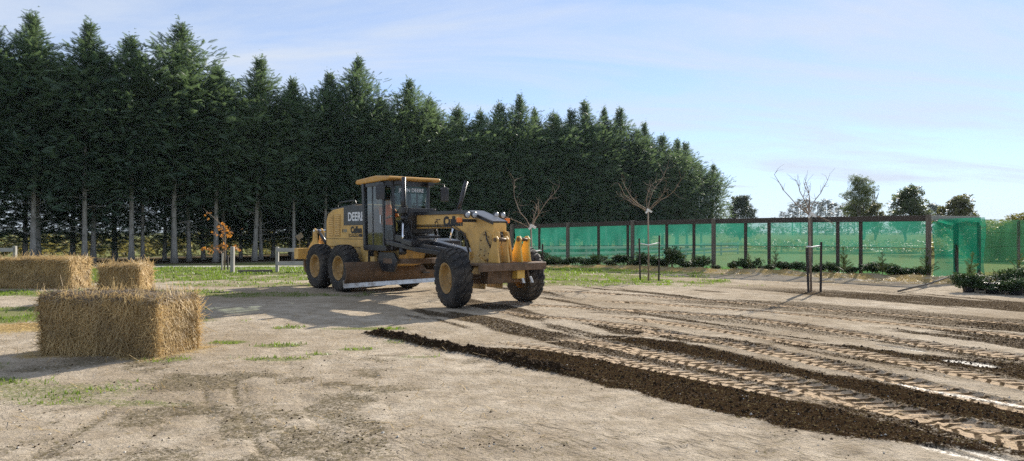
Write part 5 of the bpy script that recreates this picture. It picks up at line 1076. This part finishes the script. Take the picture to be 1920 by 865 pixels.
# front carriage with lugs and teeth
mb = MB(); mb.prism([(.36, .98), (.86, .98), (.88, .955), (.88, .81), (.84, .81), (.84, .94), (.36, .94)], -.98, .94); car = mb.build('front_carriage', MAT_RUST, gr, .006)
mb = MB(); mb.prism([(.34, .52), (.60, .52), (.66, .93), (.34, .93)], -.55, .55); mb.build('carriage_block', MAT_RUST, car, .01)
for y in (-.40, -.12): 
    mb = MB(); mb.prism([(.46, .985), (.84, .985), (.78, 1.30), (.80, 1.50), (.74, 1.57), (.66, 1.56), (.62, 1.46), (.50, 1.20)], y - .022, y + .022); mb.build('lug', MAT_YEL, car, .006)
MAT_LUG = paint('fresh_yellow', (0.68, 0.42, 0.085), amount=.3)
for y in (.26, .50): 
    mb = MB(); mb.prism([(.46, .985), (.84, .985), (.78, 1.30), (.80, 1.50), (.74, 1.57), (.66, 1.56), (.62, 1.46), (.50, 1.20)], y - .022, y + .022); mb.build('lug', MAT_LUG, car, .006)
for a, b in ((-.40, -.12), (.26, .50)): mb = MB(); mb.tube([(.72, a - .05, 1.49), (.72, b + .05, 1.49)], .045, 12); mb.build('lug_pin', MAT_RUST, car)
MAT_TOOTH = plain('bare_tooth', (0.6, 0.59, 0.56), .6, .0)
for y in (.30, .55):
    mb = MB(); mb.prism([(.52, .93), (.62, .93), (.72, .68), (.82, .56), (.76, .54), (.62, .66)], y - .03, y + .03); tt = mb.build('scarifier_tooth', MAT_RUST, car, .005)
    mb = MB(); mb.prism([(.745, .655), (.785, .655), (.86, .52), (.80, .515)], y - .028, y + .028); mb.build('tooth_tip', MAT_TOOTH, tt, .005)
mb = MB(); mb.prism([(.45, .60), (.8, .62), (.8, .90), (.45, .92)], .14, .36); mb.build('scarifier_mount', MAT_LUG, car, .01)
# ---- drawbar, circle, blade
mb = MB(); mb.prism([(-.70, -.11), (-.55, .0), (-.70, .11), (-2.2, .66), (-3.9, .70), (-3.9, -.70), (-2.2, -.66)], .0, .12, 'z'); db = mb.build('drawbar', MAT_BLK2, gr, .02); db.location = (-.55, 0, .98); db.rotation_euler.y = R(6.5); db.data.transform(Matrix.Translation((.55, 0, 0)))
mb = MB(); mb.prism([(-.12, -.12), (.10, -.12), (.10, .10), (-.45, .24), (-1.9, .27), (-2.7, .22), (-2.7, .10), (-.45, .08)], -.13, .13); mb.build('drawbar_spine', MAT_BLK2, db, .02)
mb = MB()
for sg in (-1, 1): mb.bar((-.35, sg * .16, .15), (-2.35, sg * .62, .15), .12, .09)
mb.box((-1.95, 0, .20), (.5, 1.5, .14)); mb.box((-2.6, 0, .22), (.34, 1.2, .18)); mb.build('drawbar_rail', MAT_BLK2, db, .02)
mb = MB(); mb.lathe([(.84, .58), (.84, .76), (.97, .76), (.97, .58), (.84, .58)], 48, 'z', (-3.45, 0, 0), False)
for k in range(48): a = 2 * math.pi * k / 48; mb.box((-3.45 + .575 * math.cos(a), .575 * math.sin(a), .905), (.04, .035, .11), (0, 0, a))
mb.build('circle_ring', MAT_RUST, gr)
BR = Vector((-3.80, -1.78, 0)); BLh = Vector((-4.30, 1.80, 0)); bd = (BLh - BR).normalized(); bang = math.atan2(bd.y, bd.x)
blade = empty('blade', ((BR + BLh) / 2), bang, gr); BL = (BLh - BR).length
prof = []           # moldboard curve in the blade's own (y forward, z) plane
for k in range(13):
    t = k / 12; a = R(-52 + 92 * t); prof.append((.30 - .42 * math.cos(a), .62 + .40 * math.sin(a)))
outer = prof + [(y + .03, z) for y, z in reversed(prof)]
# blade local: x along the blade (towards the machine's left), -y faces forward
mb = MB(); mb.prism([(y, z) for y, z in outer], -BL / 2, BL / 2, 'x'); mo = mb.build('moldboard', MAT_RUST, blade); mo.data.transform(Matrix.Scale(1, 4))
yb, zb = prof[0]
mb = MB(); mb.prism([(yb - .028, zb + .10), (yb - .004, zb + .115), (yb - .03, zb - .085), (yb - .045, zb - .085)], -BL / 2 - .01, BL / 2 + .01, 'x'); ce = mb.build('cutting_edge', MAT_STEEL, blade)
for k in range(23): mb = MB(); mb.lathe([(yb - .026, .001), (yb - .034, .013), (yb - .02, .016)], 8, 'y', (-BL / 2 + .12 + k * (BL - .24) / 22, 0, zb + .055), False); mb.build('edge_bolt', MAT_BLK, ce)
for x in (-.75, .75): mb = MB(); mb.prism([(.02, .35), (.10, .35), (.45, .88), (.45, 1.0), (.1, 1.0)], x - .04, x + .04, 'x'); mb.build('blade_bracket', MAT_YEL2, blade)
mb = MB(); mb.tube([(-1.3, .12, .68), (1.0, .12, .68)], .05, 10); mb.build('side_shift_cylinder', MAT_BLK, blade)
for sg in (-1, 1): mb = MB(); mb.prism([(-3.75, .62), (-3.15, .62), (-2.95, .92), (-3.15, 1.12), (-3.9, 1.12), (-4.0, .85)], sg * .66, sg * .72); mb.build('circle_yoke', MAT_BLK, gr, .006)
# lift cylinders with their saddle
mb = MB(); mb.prism([(-.50, 1.95), (-.40, 2.28), (.40, 2.28), (.50, 1.95), (.30, 1.62), (-.30, 1.62)], -3.14, -2.86, 'x'); mb.build('saddle', MAT_BLK, gr, .02)
for top, bot, jt in (((-3.0, -.50, 3.08), (-2.85, -.62, 1.16), .40), ((-2.45, 1.10, 3.02), (-2.75, .66, 1.16), .62)):
    t_ = Vector(top); b_ = Vector(bot); mb = MB(); mid_ = b_.lerp(t_, .42); mb.tube([t_, mid_], .055, 14); mb.tube([mid_ + (t_ - mid_).normalized() * .10, mid_], .064, 14); lc = mb.build('lift_cylinder', MAT_BLK2, gr)
    mb = MB(); mb.tube([mid_, b_], .028, 10); mb.build('rod', MAT_CHROME, lc); mb = MB(); mb.lathe([(-.07, .001), (-.07, .085), (.07, .085), (.07, .001)], 14, 'y', tuple(b_)); mb.build('ball_joint', MAT_BLK, lc)
    mb = MB(); s_ = b_.lerp(t_, .55); mb.box(s_, (.20, .18, .16)); mb.bar(s_, (s_.x, .35 * (1 if top[1] > 0 else -1), 2.1), .10, .12); mb.build('trunnion', MAT_BLK, lc, .015)
    mb = MB(); q = t_.lerp(b_, .05); mb.tube([q + Vector((.06, 0, 0)), q.lerp(b_, .5) + Vector((.10, .02, 0)), (-3.0, .2 * (1 if top[1] > 0 else -1), 2.25)], .014, 6); mb.build('hose', MAT_BLK, lc, recalc=False)
mb = MB(); mb.tube([(-3.0, .35, 2.2), (-3.3, .9, .92)], .05, 10); mb.build('side_cylinder', MAT_BLK2, gr)
g = np.random.default_rng(41)
for k in range(9):
    mb = MB(); y0 = -.35 + .02 * k; p_ = [Vector((-3.45 + g.normal(0, .05), y0, 1.75 + g.normal(0, .1))), Vector((-3.2 + g.normal(0, .08), -.42 + g.normal(0, .08), 1.95 + g.normal(0, .12))), Vector((-2.9 + g.normal(0, .1), -.40 + g.normal(0, .1), 1.72 + g.normal(0, .15))), Vector((-2.8 + g.normal(0, .1), -.35, 1.25))]
    mb.tube(p_, .015, 6); mb.build('hose', MAT_BLK, gr, recalc=False)
mb = MB(); mb.box((-3.42, 0, 1.62), (.40, .66, .66)); mb.build('valve_block', MAT_BLK, gr, .03)
mb = MB(); mb.prism([(-4.6, .62), (-3.5, .80), (-3.3, 1.2), (-4.6, 1.2)], -.40, .40); mb.build('articulation_frame', MAT_YEL2, gr, .02)
# ================================================================ AIR
mb = MB(); mb.box((0, 350, 9.0), (3000, 1700, 21.0)); hz_ = mb.build('haze', [])
m = M('thin_air'); pv = m.n('ShaderNodeVolumePrincipled', {'Color': (0.70, 0.84, 1.0, 1), 'Density': 0.0001, 'Anisotropy': 0.2}); m.t.links.new(pv.outputs[0], m.out.inputs['Volume']); hz_.data.materials.append(m.m)
tag(hz_, 'thin pale blue haze lying over the fields and trees', 'haze', None, 'stuff')
